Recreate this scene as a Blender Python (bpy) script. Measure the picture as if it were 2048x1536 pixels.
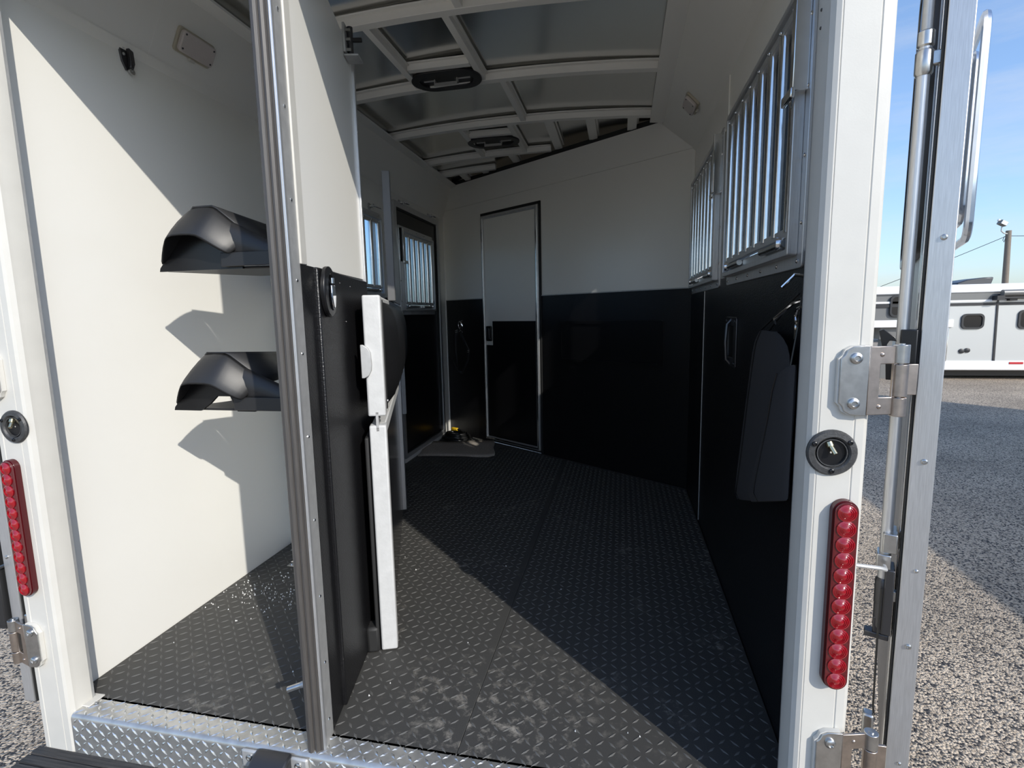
import bpy, math, random
from mathutils import Vector, Matrix
random.seed(7)
for o in list(bpy.data.objects): bpy.data.objects.remove(o)
S = bpy.context.scene
COL = S.collection

# ------------------------------------------------------------------ camera
FPX, YAW, PIT, ROL = 1046.8, 0.20774, 0.13366, -0.01978
CAM = Vector((1.58365, -1.11177, 1.09413))
_f = Vector((-math.sin(YAW)*math.cos(PIT), math.cos(YAW)*math.cos(PIT), -math.sin(PIT)))
_r0 = Vector((math.cos(YAW), math.sin(YAW), 0)); _u0 = _r0.cross(_f)
_r = _r0*math.cos(ROL)+_u0*math.sin(ROL); _u = -_r0*math.sin(ROL)+_u0*math.cos(ROL)
cam = bpy.data.cameras.new('camera'); camo = bpy.data.objects.new('camera', cam); COL.objects.link(camo)
cam.sensor_width = 36; cam.lens = FPX/2048*36; cam.clip_start = .02; cam.clip_end = 500
M = Matrix.Identity(4)
for i in range(3):
    M[i][0], M[i][1], M[i][2], M[i][3] = _r[i], _u[i], -_f[i], CAM[i]
camo.matrix_world = M
S.camera = camo

# ------------------------------------------------------------------ light and view
S.view_settings.view_transform = 'Standard'; S.view_settings.look = 'None'
S.view_settings.gamma = 1; S.view_settings.use_curve_mapping = False
S.view_settings.exposure = 0.55
S.cycles.max_bounces = 16; S.cycles.diffuse_bounces = 12; S.cycles.glossy_bounces = 6; S.cycles.transparent_max_bounces = 12; S.cycles.sample_clamp_indirect = 0
SUN_D = Vector((-.616, .605, -.503)).normalized()
sl = bpy.data.lights.new('sun', 'SUN'); sl.energy = 2.55; sl.angle = math.radians(.53); sl.color = (1, .95, .86)
so = bpy.data.objects.new('sun', sl); COL.objects.link(so)
so.rotation_euler = SUN_D.to_track_quat('-Z', 'Y').to_euler()
W = bpy.data.worlds.new('world'); S.world = W; W.use_nodes = True
nt = W.node_tree; N = nt.nodes; L = nt.links
bg = N['Background']
sky = N.new('ShaderNodeTexSky'); sky.sky_type = 'NISHITA'; sky.sun_disc = False
sky.sun_elevation = math.radians(30.2); sky.sun_rotation = math.atan2(.616, -.605)
sky.air_density = 1.0; sky.dust_density = 1.0; sky.ozone_density = 3.0
tc = N.new('ShaderNodeTexCoord'); mp = N.new('ShaderNodeMapping'); mp.inputs['Scale'].default_value = (1.2, 1.2, 7)
mp.inputs['Rotation'].default_value = (0, .12, 0)
nz = N.new('ShaderNodeTexNoise'); nz.inputs['Scale'].default_value = 2.6; nz.inputs['Detail'].default_value = 7; nz.inputs['Roughness'].default_value = .6
cr = N.new('ShaderNodeValToRGB'); cr.color_ramp.elements[0].position = .48; cr.color_ramp.elements[1].position = .85
cr.color_ramp.elements[1].color = (.45, .45, .45, 1)
mx = N.new('ShaderNodeMixRGB'); mx.inputs[2].default_value = (2.9, 3.0, 3.2, 1)
L.new(tc.outputs['Generated'], mp.inputs[0]); L.new(mp.outputs[0], nz.inputs['Vector']); L.new(nz.outputs['Fac'], cr.inputs[0])
ga = N.new('ShaderNodeGamma'); ga.inputs[1].default_value = .85
ti = N.new('ShaderNodeMixRGB'); ti.blend_type = 'MULTIPLY'; ti.inputs[0].default_value = 1; ti.inputs[2].default_value = (.88, .97, 1.10, 1)
L.new(sky.outputs[0], ga.inputs[0]); L.new(ga.outputs[0], ti.inputs[1])
L.new(cr.outputs[0], mx.inputs[0]); L.new(ti.outputs[0], mx.inputs[1]); L.new(mx.outputs[0], bg.inputs[0])
bg.inputs[1].default_value = .19

# ------------------------------------------------------------------ pixel to point on a known plane of the place
def ray(px, py): return _f + _r*((px-1024)/FPX) - _u*((py-768)/FPX)
def at(px, py, axis, v):
    d = ray(px, py); t = (v-CAM[axis])/d[axis]; return CAM + d*t

# ------------------------------------------------------------------ materials
def mat(name, col, rough=.5, metal=0., spec=.5, bump=0., bscale=200., var=0., vscale=8., col2=None, coat=0., aniso=None, detail=3, bdist=.002):
    m = bpy.data.materials.new(name); m.use_nodes = True
    n = m.node_tree.nodes; l = m.node_tree.links; b = n['Principled BSDF']
    b.inputs['Base Color'].default_value = (*col, 1); b.inputs['Roughness'].default_value = rough
    b.inputs['Metallic'].default_value = metal; b.inputs['Specular IOR Level'].default_value = spec
    b.inputs['Coat Weight'].default_value = coat
    t = n.new('ShaderNodeTexCoord')
    src = t.outputs['Object']
    if aniso:
        p = n.new('ShaderNodeMapping'); p.inputs['Scale'].default_value = aniso; l.new(src, p.inputs[0]); src = p.outputs[0]
    if var or col2:
        z = n.new('ShaderNodeTexNoise'); z.inputs['Scale'].default_value = vscale; z.inputs['Detail'].default_value = detail
        l.new(src, z.inputs['Vector'])
        r = n.new('ShaderNodeValToRGB'); r.color_ramp.elements[0].position = .3; r.color_ramp.elements[1].position = .7
        c2 = col2 or tuple(max(0, c*(1-var)) for c in col)
        r.color_ramp.elements[0].color = (*c2, 1); r.color_ramp.elements[1].color = (*col, 1)
        l.new(z.outputs['Fac'], r.inputs[0]); l.new(r.outputs[0], b.inputs['Base Color'])
    if bump:
        z = n.new('ShaderNodeTexNoise'); z.inputs['Scale'].default_value = bscale; z.inputs['Detail'].default_value = 2
        l.new(src, z.inputs['Vector'])
        q = n.new('ShaderNodeBump'); q.inputs['Strength'].default_value = bump; q.inputs['Distance'].default_value = bdist
        l.new(z.outputs['Fac'], q.inputs['Height']); l.new(q.outputs[0], b.inputs['Normal'])
    return m

MT = {}
MT['white'] = mat('white_panel', (.88, .865, .815), .24, bump=.03, bscale=500, var=.03, vscale=2)
MT['whitepaint'] = mat('white_paint', (.655, .635, .58), .35, var=.06, vscale=14, bump=.04, bscale=350)
MT['rib'] = mat('rib_paint', (.86, .845, .80), .4)
MT['black'] = mat('black_kick_coating', (.008, .008, .009), .34, bump=.45, bscale=260, bdist=.0025)
MT['blacksmooth'] = mat('black_plastic', (.02, .02, .021), .42, bump=.08, bscale=700)
MT['blackdoor'] = mat('black_door_skin', (.008, .008, .009), .30)
MT['rubber'] = mat('seal_rubber', (.085, .078, .072), .48, var=.35, vscale=30, aniso=(30, 30, .6), bump=.15, bscale=40)
MT['darkrubber'] = mat('dark_rubber', (.02, .02, .02), .6)
MT['alum'] = mat('mill_aluminium', (.68, .685, .69), .38, .72, var=.18, vscale=25, aniso=(30, 30, 1.0), bump=.08, bscale=60)
MT['alumflat'] = mat('matte_aluminium', (.58, .58, .57), .5, .55, var=.15, vscale=40)
MT['sheet'] = mat('roof_sheet', (.74, .74, .72), .18, 1, bump=.12, bscale=3, bdist=.01)
MT['bright'] = mat('bright_aluminium', (.80, .81, .82), .14, 1, var=.1, vscale=30)
MT['steel'] = mat('zinc_steel', (.62, .62, .61), .30, 1, var=.2, vscale=60)
MT['steelwarm'] = mat('weathered_steel', (.58, .50, .44), .36, 1, var=.25, vscale=50)
MT['chrome'] = mat('chrome', (.85, .85, .86), .06, 1)
MT['darkmetal'] = mat('dark_steel', (.09, .09, .095), .35, .8)
MT['tube'] = mat('powder_tube', (.62, .625, .62), .55, var=.10, vscale=30, bump=.2, bscale=120)
MT['shadepost'] = mat('shade_darkened_post', (.13, .13, .13), .5, .2)  # deep shade on the divider's head post put into its base colour
MT['pad'] = mat('black_vinyl', (.012, .012, .013), .38, bump=.15, bscale=25)
MT['fabric'] = mat('black_fabric', (.028, .028, .031), .85, bump=.4, bscale=900)
MT['smoke'] = mat('smoked_panel', (.02, .02, .022), .15, spec=.25)
MT['lightlens'] = mat('lamp_lens', (.62, .56, .53), .3, bump=.3, bscale=300)
MT['lightbase'] = mat('lamp_base', (.50, .46, .36), .4)
MT['redlens'] = mat('red_lens', (.10, .003, .006), .08, coat=1)
MT['reddiode'] = mat('red_diode', (.30, .004, .010), .10, coat=1)
MT['reddark'] = mat('red_housing', (.07, .004, .006), .25)
MT['cupring'] = mat('cast_ring', (.085, .085, .085), .5, .3, var=.4, vscale=90, bump=.3, bscale=300)
MT['brass'] = mat('yellow_zinc', (.70, .63, .42), .3, 1)
MT['rug'] = mat('beige_carpet', (.66, .58, .50), .95, var=.45, vscale=160, bump=1, bscale=400, bdist=.006)
MT['yellow'] = mat('yellow_plug', (.85, .52, .02), .4)
MT['hose'] = mat('black_cable', (.012, .012, .012), .3)
MT['keytag'] = mat('nickel', (.72, .68, .60), .3, 1)
MT['crumb'] = mat('white_crumb', (.85, .85, .83), .5)
MT['bumper'] = mat('weathered_bumper', (.055, .052, .05), .7, col2=(.02, .02, .021), vscale=6, aniso=(1.0, 26, 26), bump=.5, bscale=16, bdist=.006)
MT['rvwhite'] = mat('rv_white', (.88, .88, .87), .3)
MT['rvsilver'] = mat('rv_silver', (.56, .57, .56), .35, .35)
MT['rvgrey'] = mat('rv_grey', (.19, .19, .185), .4, .3)
MT['rvdark'] = mat('rv_dark', (.03, .03, .032), .4)
MT['tyre'] = mat('tyre', (.02, .02, .02), .8)
MT['wood'] = mat('pole_wood', (.24, .20, .16), .8, var=.3, vscale=20, aniso=(10, 10, 1))
MT['redmark'] = mat('red_reflector', (.5, .02, .03), .3)

def glass(name, tint, trans):
    m = bpy.data.materials.new(name); m.use_nodes = True
    n = m.node_tree.nodes; l = m.node_tree.links; n.remove(n['Principled BSDF'])
    a = n.new('ShaderNodeBsdfTransparent'); a.inputs[0].default_value = (*tint, 1)
    g = n.new('ShaderNodeBsdfGlossy'); g.inputs['Roughness'].default_value = .02
    lw = n.new('ShaderNodeLayerWeight'); lw.inputs[0].default_value = .5
    p = n.new('ShaderNodeMath'); p.operation = 'POWER'; p.inputs[1].default_value = 4; l.new(lw.outputs['Facing'], p.inputs[0])
    f = n.new('ShaderNodeMath'); f.operation = 'MULTIPLY_ADD'; f.inputs[1].default_value = .6; f.inputs[2].default_value = .04; l.new(p.outputs[0], f.inputs[0])
    x = n.new('ShaderNodeMixShader'); l.new(f.outputs[0], x.inputs[0]); l.new(a.outputs[0], x.inputs[1]); l.new(g.outputs[0], x.inputs[2])
    l.new(x.outputs[0], n['Material Output'].inputs[0]); return m
MT['glass'] = glass('clear_glass', (.72, .80, .86), 1)
MT['glasssmoke'] = glass('smoke_glass', (.48, .53, .56), 1)
MT['glassdark'] = glass('tinted_glass', (.94, .95, .96), 1)

def mat_mat():
    m = mat('rubber_tread_mat', (.030, .030, .031), .60, spec=.30, bump=.2, bscale=500)
    n = m.node_tree.nodes; l = m.node_tree.links; b = n['Principled BSDF']
    t = n.new('ShaderNodeTexCoord')
    # dry dust trodden into the rubber: patches with a shape of their own
    z = n.new('ShaderNodeTexNoise'); z.inputs['Scale'].default_value = 26; z.inputs['Detail'].default_value = 8; z.inputs['Roughness'].default_value = .7
    z2 = n.new('ShaderNodeTexNoise'); z2.inputs['Scale'].default_value = 3.4; z2.inputs['Detail'].default_value = 2
    l.new(t.outputs['Object'], z.inputs['Vector']); l.new(t.outputs['Object'], z2.inputs['Vector'])
    r = n.new('ShaderNodeValToRGB'); r.color_ramp.elements[0].position = .52; r.color_ramp.elements[1].position = .72
    r2 = n.new('ShaderNodeValToRGB'); r2.color_ramp.elements[0].position = .56; r2.color_ramp.elements[1].position = .74
    l.new(z.outputs['Fac'], r.inputs[0]); l.new(z2.outputs['Fac'], r2.inputs[0])
    mu = n.new('ShaderNodeMath'); mu.operation = 'MULTIPLY'; l.new(r.outputs[0], mu.inputs[0]); l.new(r2.outputs[0], mu.inputs[1])
    # footprint of dust just inside the sill
    ge = n.new('ShaderNodeNewGeometry'); d = n.new('ShaderNodeVectorMath'); d.operation = 'DISTANCE'; d.inputs[1].default_value = (1.27, .12, 0)
    l.new(ge.outputs['Position'], d.inputs[0])
    mr = n.new('ShaderNodeMapRange'); mr.inputs[1].default_value = .40; mr.inputs[2].default_value = .03; l.new(d.outputs['Value'], mr.inputs[0])
    mu2 = n.new('ShaderNodeMath'); mu2.operation = 'MULTIPLY'; l.new(r.outputs[0], mu2.inputs[0]); l.new(mr.outputs[0], mu2.inputs[1])
    ad = n.new('ShaderNodeMath'); ad.operation = 'ADD'; ad.use_clamp = True; l.new(mu.outputs[0], ad.inputs[0]); l.new(mu2.outputs[0], ad.inputs[1])
    hs = n.new('ShaderNodeMath'); hs.operation = 'MULTIPLY'; hs.inputs[1].default_value = .85; l.new(ad.outputs[0], hs.inputs[0])
    x = n.new('ShaderNodeMixRGB'); x.inputs[1].default_value = (.062, .061, .058, 1); x.inputs[2].default_value = (.42, .39, .34, 1)
    l.new(hs.outputs[0], x.inputs[0]); l.new(x.outputs[0], b.inputs['Base Color'])
    return m
MT['mat'] = mat_mat()
MT['lug'] = mat('tread_lug', (.125, .123, .117), .6, spec=.25)
MT['plate'] = mat('diamond_plate', (.66, .655, .63), .30, .75, var=.25, vscale=30, bump=.25, bscale=60)
MT['platelug'] = mat('diamond_lug', (.80, .80, .78), .22, .85)

def mat_ground():
    m = mat('chip_seal', (.3, .3, .3), .9)
    n = m.node_tree.nodes; l = m.node_tree.links; b = n['Principled BSDF']
    t = n.new('ShaderNodeTexCoord')
    v = n.new('ShaderNodeTexVoronoi'); v.inputs['Scale'].default_value = 115; l.new(t.outputs['Object'], v.inputs['Vector'])
    r = n.new('ShaderNodeValToRGB'); e = r.color_ramp.elements
    e[0].position = 0; e[0].color = (.045, .043, .045, 1); e[1].position = 1; e[1].color = (.80, .66, .50, 1)
    for p, c in ((.22, (.07, .065, .065, 1)), (.30, (.40, .32, .235, 1)), (.55, (.60, .49, .37, 1))):
        q = e.new(p); q.color = c
    sp = n.new('ShaderNodeSeparateColor'); l.new(v.outputs['Color'], sp.inputs[0]); l.new(sp.outputs[0], r.inputs[0])
    z = n.new('ShaderNodeTexNoise'); z.inputs['Scale'].default_value = .8; z.inputs['Detail'].default_value = 5; l.new(t.outputs['Object'], z.inputs['Vector'])
    r2 = n.new('ShaderNodeValToRGB'); r2.color_ramp.elements[0].color = (.62, .62, .62, 1); r2.color_ramp.elements[0].position = .3; r2.color_ramp.elements[1].position = .7
    l.new(z.outputs['Fac'], r2.inputs[0])
    x = n.new('ShaderNodeMixRGB'); x.blend_type = 'MULTIPLY'; x.inputs[0].default_value = 1
    l.new(r.outputs[0], x.inputs[1]); l.new(r2.outputs[0], x.inputs[2]); l.new(x.outputs[0], b.inputs['Base Color'])
    bm = n.new('ShaderNodeBump'); bm.inputs['Strength'].default_value = .8; bm.inputs['Distance'].default_value = .01
    l.new(v.outputs['Distance'], bm.inputs['Height']); bm.invert = True; l.new(bm.outputs[0], b.inputs['Normal'])
    return m
MT['ground'] = mat_ground()

# ------------------------------------------------------------------ mesh helpers
WM = {}
class MB:
    def __init__(s, T=None): s.v = []; s.f = []; s.T = T
    def add(s, vs, fs):
        b = len(s.v)
        s.v += [(s.T @ Vector(p)) if s.T else Vector(p) for p in vs]
        s.f += [tuple(i+b for i in f) for f in fs]; return s
    def box(s, x0, x1, y0, y1, z0, z1):
        return s.add([(x0, y0, z0), (x1, y0, z0), (x1, y1, z0), (x0, y1, z0), (x0, y0, z1), (x1, y0, z1), (x1, y1, z1), (x0, y1, z1)],
                     [(0, 3, 2, 1), (4, 5, 6, 7), (0, 1, 5, 4), (1, 2, 6, 5), (2, 3, 7, 6), (3, 0, 4, 7)])
    def prism(s, poly, axis, a, b):
        # poly: 2-D outline in the two other axes (cyclic order x,y,z without axis)
        def P(u, v, w): return {0: (w, u, v), 1: (u, w, v), 2: (u, v, w)}[axis]
        n = len(poly); vs = [P(u, v, a) for u, v in poly]+[P(u, v, b) for u, v in poly]
        fs = [tuple(range(n-1, -1, -1)), tuple(range(n, 2*n))]+[(i, (i+1) % n, n+(i+1) % n, n+i) for i in range(n)]
        return s.add(vs, fs)
    def ring(s, outer, inner, axis, a, b):
        def P(u, v, w): return {0: (w, u, v), 1: (u, w, v), 2: (u, v, w)}[axis]
        n = len(outer)
        vs = [P(u, v, a) for u, v in outer]+[P(u, v, a) for u, v in inner]+[P(u, v, b) for u, v in outer]+[P(u, v, b) for u, v in inner]
        fs = []
        for i in range(n):
            j = (i+1) % n
            fs += [(i, j, n+j, n+i), (2*n+i, 3*n+i, 3*n+j, 2*n+j), (i, 2*n+i, 2*n+j, j), (n+i, n+j, 3*n+j, 3*n+i)]
        return s.add(vs, fs)
    def cyl(s, p, q, r, r2=None, n=14):
        return s.tube([p, q], r, n, r2)
    def tube(s, pts, r, n=8, r2=None, closed=False, caps=True):
        pts = [Vector(p) for p in pts]; m = len(pts); vs = []; fs = []; prev = None
        for i, p in enumerate(pts):
            if closed: d = pts[(i+1) % m]-pts[i-1]
            else: d = pts[min(i+1, m-1)]-pts[max(i-1, 0)]
            d.normalize()
            if prev is None:
                a = Vector((0, 0, 1)) if abs(d.z) < .9 else Vector((1, 0, 0))
                x = d.cross(a).normalized()
            else:
                x = (prev-d*prev.dot(d)).normalized()
            prev = x; y = d.cross(x)
            rr = r[i] if isinstance(r, (list, tuple)) else (r if r2 is None else r+(r2-r)*i/(m-1))
            for k in range(n):
                t = 2*math.pi*k/n; vs.append(p+x*(rr*math.cos(t))+y*(rr*math.sin(t)))
        for i in range(m if closed else m-1):
            a = i*n; b = ((i+1) % m)*n
            for k in range(n): fs.append((a+k, a+(k+1) % n, b+(k+1) % n, b+k))
        if not closed and caps:
            fs.append(tuple(range(n-1, -1, -1))); fs.append(tuple(range((m-1)*n, m*n)))
        return s.add(vs, fs)
    def lathe(s, prof, o, ax, n=20, cap=True):
        o = Vector(o); d = Vector(ax).normalized(); a = Vector((0, 0, 1)) if abs(d.z) < .9 else Vector((1, 0, 0))
        x = d.cross(a).normalized(); y = d.cross(x); vs = []; fs = []
        for r, h in prof:
            for k in range(n):
                t = 2*math.pi*k/n; vs.append(o+d*h+x*(r*math.cos(t))+y*(r*math.sin(t)))
        for i in range(len(prof)-1):
            for k in range(n): fs.append((i*n+k, i*n+(k+1) % n, (i+1)*n+(k+1) % n, (i+1)*n+k))
        if cap:
            fs.append(tuple(range(n-1, -1, -1))); fs.append(tuple(range((len(prof)-1)*n, len(prof)*n)))
        return s.add(vs, fs)
    def grid(s, rows):
        m = len(rows[0]); vs = [p for r in rows for p in r]; fs = []
        for i in range(len(rows)-1):
            for k in range(m-1): fs.append((i*m+k, i*m+k+1, (i+1)*m+k+1, (i+1)*m+k))
        return s.add(vs, fs)
    def mesh(s, name, inv=None, angle=.6):
        me = bpy.data.meshes.new(name); me.from_pydata([tuple(inv @ p) if inv else tuple(p) for p in s.v], [], s.f)
        me.validate(); me.update()
        if angle:
            me.polygons.foreach_set('use_smooth', [True]*len(me.polygons)); me.set_sharp_from_angle(angle=angle)
        return me
    def build(s, name, m, parent=None, bevel=0, angle=.6, label=None, cat=None, group=None, kind=None, subd=0, solid=0, seg=2):
        if parent is None:
            xs = [p.x for p in s.v]; ys = [p.y for p in s.v]; zs = [p.z for p in s.v]
            T = Matrix.Translation(((min(xs)+max(xs))/2, (min(ys)+max(ys))/2, min(zs)))
        else: T = WM[parent.name]
        o = bpy.data.objects.new(name, s.mesh(name, T.inverted(), angle)); COL.objects.link(o)
        o.data.materials.append(MT[m] if isinstance(m, str) else m)
        if parent is None: o.matrix_world = T
        else: o.parent = parent
        WM[o.name] = T
        if solid:
            q = o.modifiers.new('thickness', 'SOLIDIFY'); q.thickness = solid; q.offset = 0
        if subd:
            q = o.modifiers.new('smooth', 'SUBSURF'); q.levels = q.render_levels = subd
        if bevel:
            q = o.modifiers.new('bevel', 'BEVEL'); q.width = bevel; q.segments = seg; q.limit_method = 'ANGLE'; q.angle_limit = .6
        tag(o, label, cat, group, kind); return o
def tag(o, label=None, cat=None, group=None, kind=None):
    for k, v in (('label', label), ('category', cat), ('group', group), ('kind', kind)):
        if v: o[k] = v
def thing(name, loc, label, cat, group=None, kind=None):
    o = bpy.data.objects.new(name, None); COL.objects.link(o); o.empty_display_size = .05
    o.location = loc; WM[o.name] = Matrix.Translation(loc); tag(o, label, cat, group, kind); return o
_cache = {}
def inst(key, make, name, m, parent, p, n, roll=0.):
    """shared-mesh piece with its +Z along n at point p, as a child of parent"""
    if key not in _cache:
        me = make().mesh(name); me.materials.append(MT[m]); _cache[key] = me
    o = bpy.data.objects.new(name, _cache[key]); COL.objects.link(o); o.parent = parent
    Q = Matrix.Translation(p) @ Vector(n).to_track_quat('Z', 'Y').to_matrix().to_4x4() @ Matrix.Rotation(roll, 4, 'Z')
    o.matrix_local = WM[parent.name].inverted() @ Q; WM[o.name] = Q
    return o
def rivet(parent, p, n, r=.004, m='steel', name='rivet'):
    return inst(('rv', r, m), lambda: MB().lathe([(r, 0), (r*.95, r*.3), (r*.6, r*.62), (r*.15, r*.72)], (0, 0, 0), (0, 0, 1), 8), name, m, parent, p, n)
def bolt(parent, p, n, r=.009, m='steel', name='bolt'):
    def mk():
        return MB().lathe([(r, 0), (r, r*.18), (r*.9, r*.45), (r*.55, r*.66), (r*.48, r*.66), (r*.42, r*.40), (r*.05, r*.40)], (0, 0, 0), (0, 0, 1), 14)
    return inst(('bl', r, m), mk, name, m, parent, p, n)
def rrect(x0, x1, y0, y1, r, n=5):
    out = []
    for cx, cy, a0 in ((x1-r, y1-r, 0), (x0+r, y1-r, 90), (x0+r, y0+r, 180), (x1-r, y0+r, 270)):
        for k in range(n+1):
            t = math.radians(a0+90*k/n); out.append((cx+r*math.cos(t), cy+r*math.sin(t)))
    return out
def stadium_z(cx, cz, hw, hh, n=10):
    return rrect(cx-hw, cx+hw, cz-hh, cz+hh, min(hw, hh)*.999, n)
def frame(o, x, y):
    x = Vector(x).normalized(); y = Vector(y).normalized(); z = x.cross(y)
    m = Matrix.Identity(4)
    for i in range(3): m[i][0], m[i][1], m[i][2], m[i][3] = x[i], y[i], z[i], o[i]
    return m
def struct(o): o['kind'] = 'structure'; return o

XR = 1.987; ZG = -.45; ZK = 1.22; ZC = 2.19
# =================================================================== ground outside
g = MB(); g.add([(-60, -40, ZG), (90, -40, ZG), (90, 120, ZG), (-60, 120, ZG)], [(0, 1, 2, 3)])
struct(g.build('floor', 'ground', label='tan and grey chip-seal yard surface outside the trailer')).name = 'ground'

# =================================================================== trailer shell
# trailer floor deck, under the mats
b = MB(); b.prism([(-.02, -.02), (2.02, -.02), (2.02, 2.15), (-.02, 3.56)], 2, -.06, -.014)
struct(b.build('floor', 'alumflat', label='aluminium trailer floor deck under the black rubber mats'))

# left wall: white panels with openings for window and side door
TK = 1.12   # where the tack partition meets the left wall
wl = MB()
WY0, WY1, WZ0, WZ1 = 1.50, 2.19, 1.245, 1.72
DY0, DY1, DZ0, DZ1 = 2.46, 3.345, .03, 1.885
wl.box(-.04, 0, -.0, TK, -.02, 1.97)
wl.box(-.04, 0, TK, WY0, ZK, 1.97); wl.box(-.04, 0, WY0, WY1, WZ1, 1.97); wl.box(-.04, 0, WY1, DY0, ZK, 1.97)
wl.box(-.04, 0, WY0, WY1, ZK, WZ0)
wl.box(-.04, 0, DY0, DY1, DZ1, 1.97); wl.box(-.04, 0, DY1, 3.56, -.02, 1.97)
wall_left = struct(wl.build('wall_left', 'white', label='white smooth left trailer wall lit by the sun'))
k = MB(); k.box(-.04, .002, TK, DY0, -.02, ZK); k.build('kick_panel', 'black', wall_left, label='black textured lower wall panel')
k = MB(); k.box(-.04, .012, DY0-.02, DY1+.03, -.02, DZ0); k.build('threshold', 'rib', wall_left)
# left cove
c = MB(); c.prism([(-.04, 1.965), (0.002, 1.965), (.118, 2.19), (.118, 2.235), (-.04, 2.235)], 1, -.0, 3.56)
cove_l = struct(c.build('trim_1', 'white', label='white sloped cove between left wall and roof'))
c = MB(); c.prism([(-.006, 1.950), (.004, 1.958), (.0165, 1.984), (.008, 1.986), (-.006, 1.968)], 1, .0, 3.52); c.build('cove_lip', 'white', cove_l)
for y in (.16, .33, .50, .72, .90): rivet(cove_l, (.009, y, 1.972), (.9, 0, -.45), .003, 'rib')
c = MB(); c.box(.0, .0, 0, 0, 0, 0)
sd = Vector((-.889, 0, .457)); 
s = MB(frame((.002, .50, 1.968), (.458, 0, .889), (0, 1, 0))); s.box(0.01, .25, -.0012, .0012, -.0015, .0008); s.build('seam', 'rib', cove_l)

# right wall
wr = MB()
RW = [(.20, 1.075), (1.235, 2.105)]; RZ0, RZ1 = 1.185, 1.82
oy = [(.25, 1.03), (1.275, 2.06)]; oz0, oz1 = 1.235, 1.775
x0, x1 = XR, XR+.04
wr.box(x0, x1, .0, oy[0][0], ZK, 2.01); wr.box(x0, x1, oy[0][1], oy[1][0], ZK, 2.01); wr.box(x0, x1, oy[1][1], 2.20, ZK, 2.01)
for a, bb in oy:
    wr.box(x0, x1, a, bb, oz1, 2.01); wr.box(x0, x1, a, bb, ZK, oz0)
wall_right = struct(wr.build('wall_right', 'white', label='white upper half of the right trailer wall around two barred windows'))
k = MB(); k.box(x0-.004, x1, .0, 2.20, -.02, ZK); k.build('kick_panel', 'black', wall_right, label='black textured lower wall panel')
k = MB(); k.tube([(XR-.004, 1.64, .01), (XR-.004, 1.64, .4), (XR-.004, 1.638, .8), (XR-.004, 1.64, 1.19)], .0035, 6); k.build('sealant_bead', 'alumflat', wall_right)
k = MB(); k.box(XR-.004, XR, 1.18, 1.235, 1.80, 2.0); k.build('joint_strip', 'white', wall_right)
c = MB(); c.prism([(XR+.04, 2.0), (XR-.002, 2.0), (1.812, 2.185), (1.812, 2.235), (XR+.04, 2.235)], 1, 0, 2.30)
cove_r = struct(c.build('trim_2', 'white', label='white sloped cove between right wall and roof'))
c = MB(); c.prism([(XR+.006, 1.985), (XR-.004, 1.993), (XR-.022, 2.020), (XR-.012, 2.022), (XR+.006, 2.003)], 1, 0, 2.17); c.build('cove_lip', 'white', cove_r)

# outer skins and roof so that daylight only enters where the trailer is open
for xx, y1, lab, nm in ((-.06, 4.6, 'white outer skin of the left trailer side', 'wall_outer_left'), (2.03, 4.6, 'white outer skin of the right trailer side', 'wall_outer_right')):
    s = MB()
    if xx < 0:
        ops = [(WY0, WY1, WZ0, WZ1), (DY0+.06, DY1-.06, 1.14, 1.70)]
    else:
        ops = [(oy[0][0], oy[0][1], oz0, oz1), (oy[1][0], oy[1][1], oz0, oz1)]
    ys = 0.0
    for a, bb, c0, c1 in ops:
        s.box(xx, xx+.02, ys, a, -.12, 2.32); s.box(xx, xx+.02, a, bb, -.12, c0); s.box(xx, xx+.02, a, bb, c1, 2.32); ys = bb
    s.box(xx, xx+.02, ys, y1, -.12, 2.32)
    struct(s.build(nm, 'whitepaint', label=lab))
s = MB(); s.box(-.06, 2.05, -.06, 4.6, 2.32, 2.35); struct(s.build('roof', 'whitepaint', label='flat outer roof skin of the trailer'))
s = MB(); s.box(-.04, 2.03, 4.58, 4.6, -.12, 2.32); struct(s.build('wall_nose', 'whitepaint', label='front end skin of the trailer beyond the slanted wall'))

# front wall, slanted; local frame: X along the wall to the right, Y into the wall
FU = Vector((.8259, -.5639, 0)); FN = Vector((.5639, .8259, 0)); FO = Vector((0, 3.526, 0))
FT = frame(FO, FU, FN); FLEN = 1.987/.8259
fd0, fd1 = .533, 1.179
w = MB(FT); w.box(-.0, fd0, 0, .03, ZK+.005, 2.01); w.box(fd1, FLEN, 0, .03, ZK+.005, 2.01); w.box(fd0, fd1, 0, .03, 1.915, 2.01)
w.prism([(-.01, 2.011), (FLEN+.01, 2.011), (FLEN-.215, 2.205), (.13, 2.205)], 1, -.003, .03)
wall_front = struct(w.build('wall_front', 'white', label='white upper part of the slanted front wall'))
k = MB(FT); k.box(.0, fd0, -.003, .03, -.02, ZK+.005); k.box(fd1, FLEN, -.003, .03, -.02, ZK+.005); k.build('kick_panel', 'black', wall_front, label='black textured lower wall panel')
k = MB(FT); k.box(.0, fd0, -.006, -.003, ZK+.002, ZK+.009); k.box(fd1, FLEN, -.006, -.003, ZK+.002, ZK+.009); k.build('edge_strip', 'alumflat', wall_front)
for u in (.35, .75, 1.1, 1.45, 1.8, 2.1): rivet(wall_front, FT @ Vector((u, -.003, 2.02)), -FN, .003, 'rib')
k = MB(FT); k.box(-.004, .012, -.010, 0, -.0, 2.0); k.build('corner_strip', 'rib', wall_front)
k = MB(FT); k.box(FLEN-.014, FLEN+.004, -.010, 0, ZK, 2.0); k.build('corner_strip', 'rib', wall_front)
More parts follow.
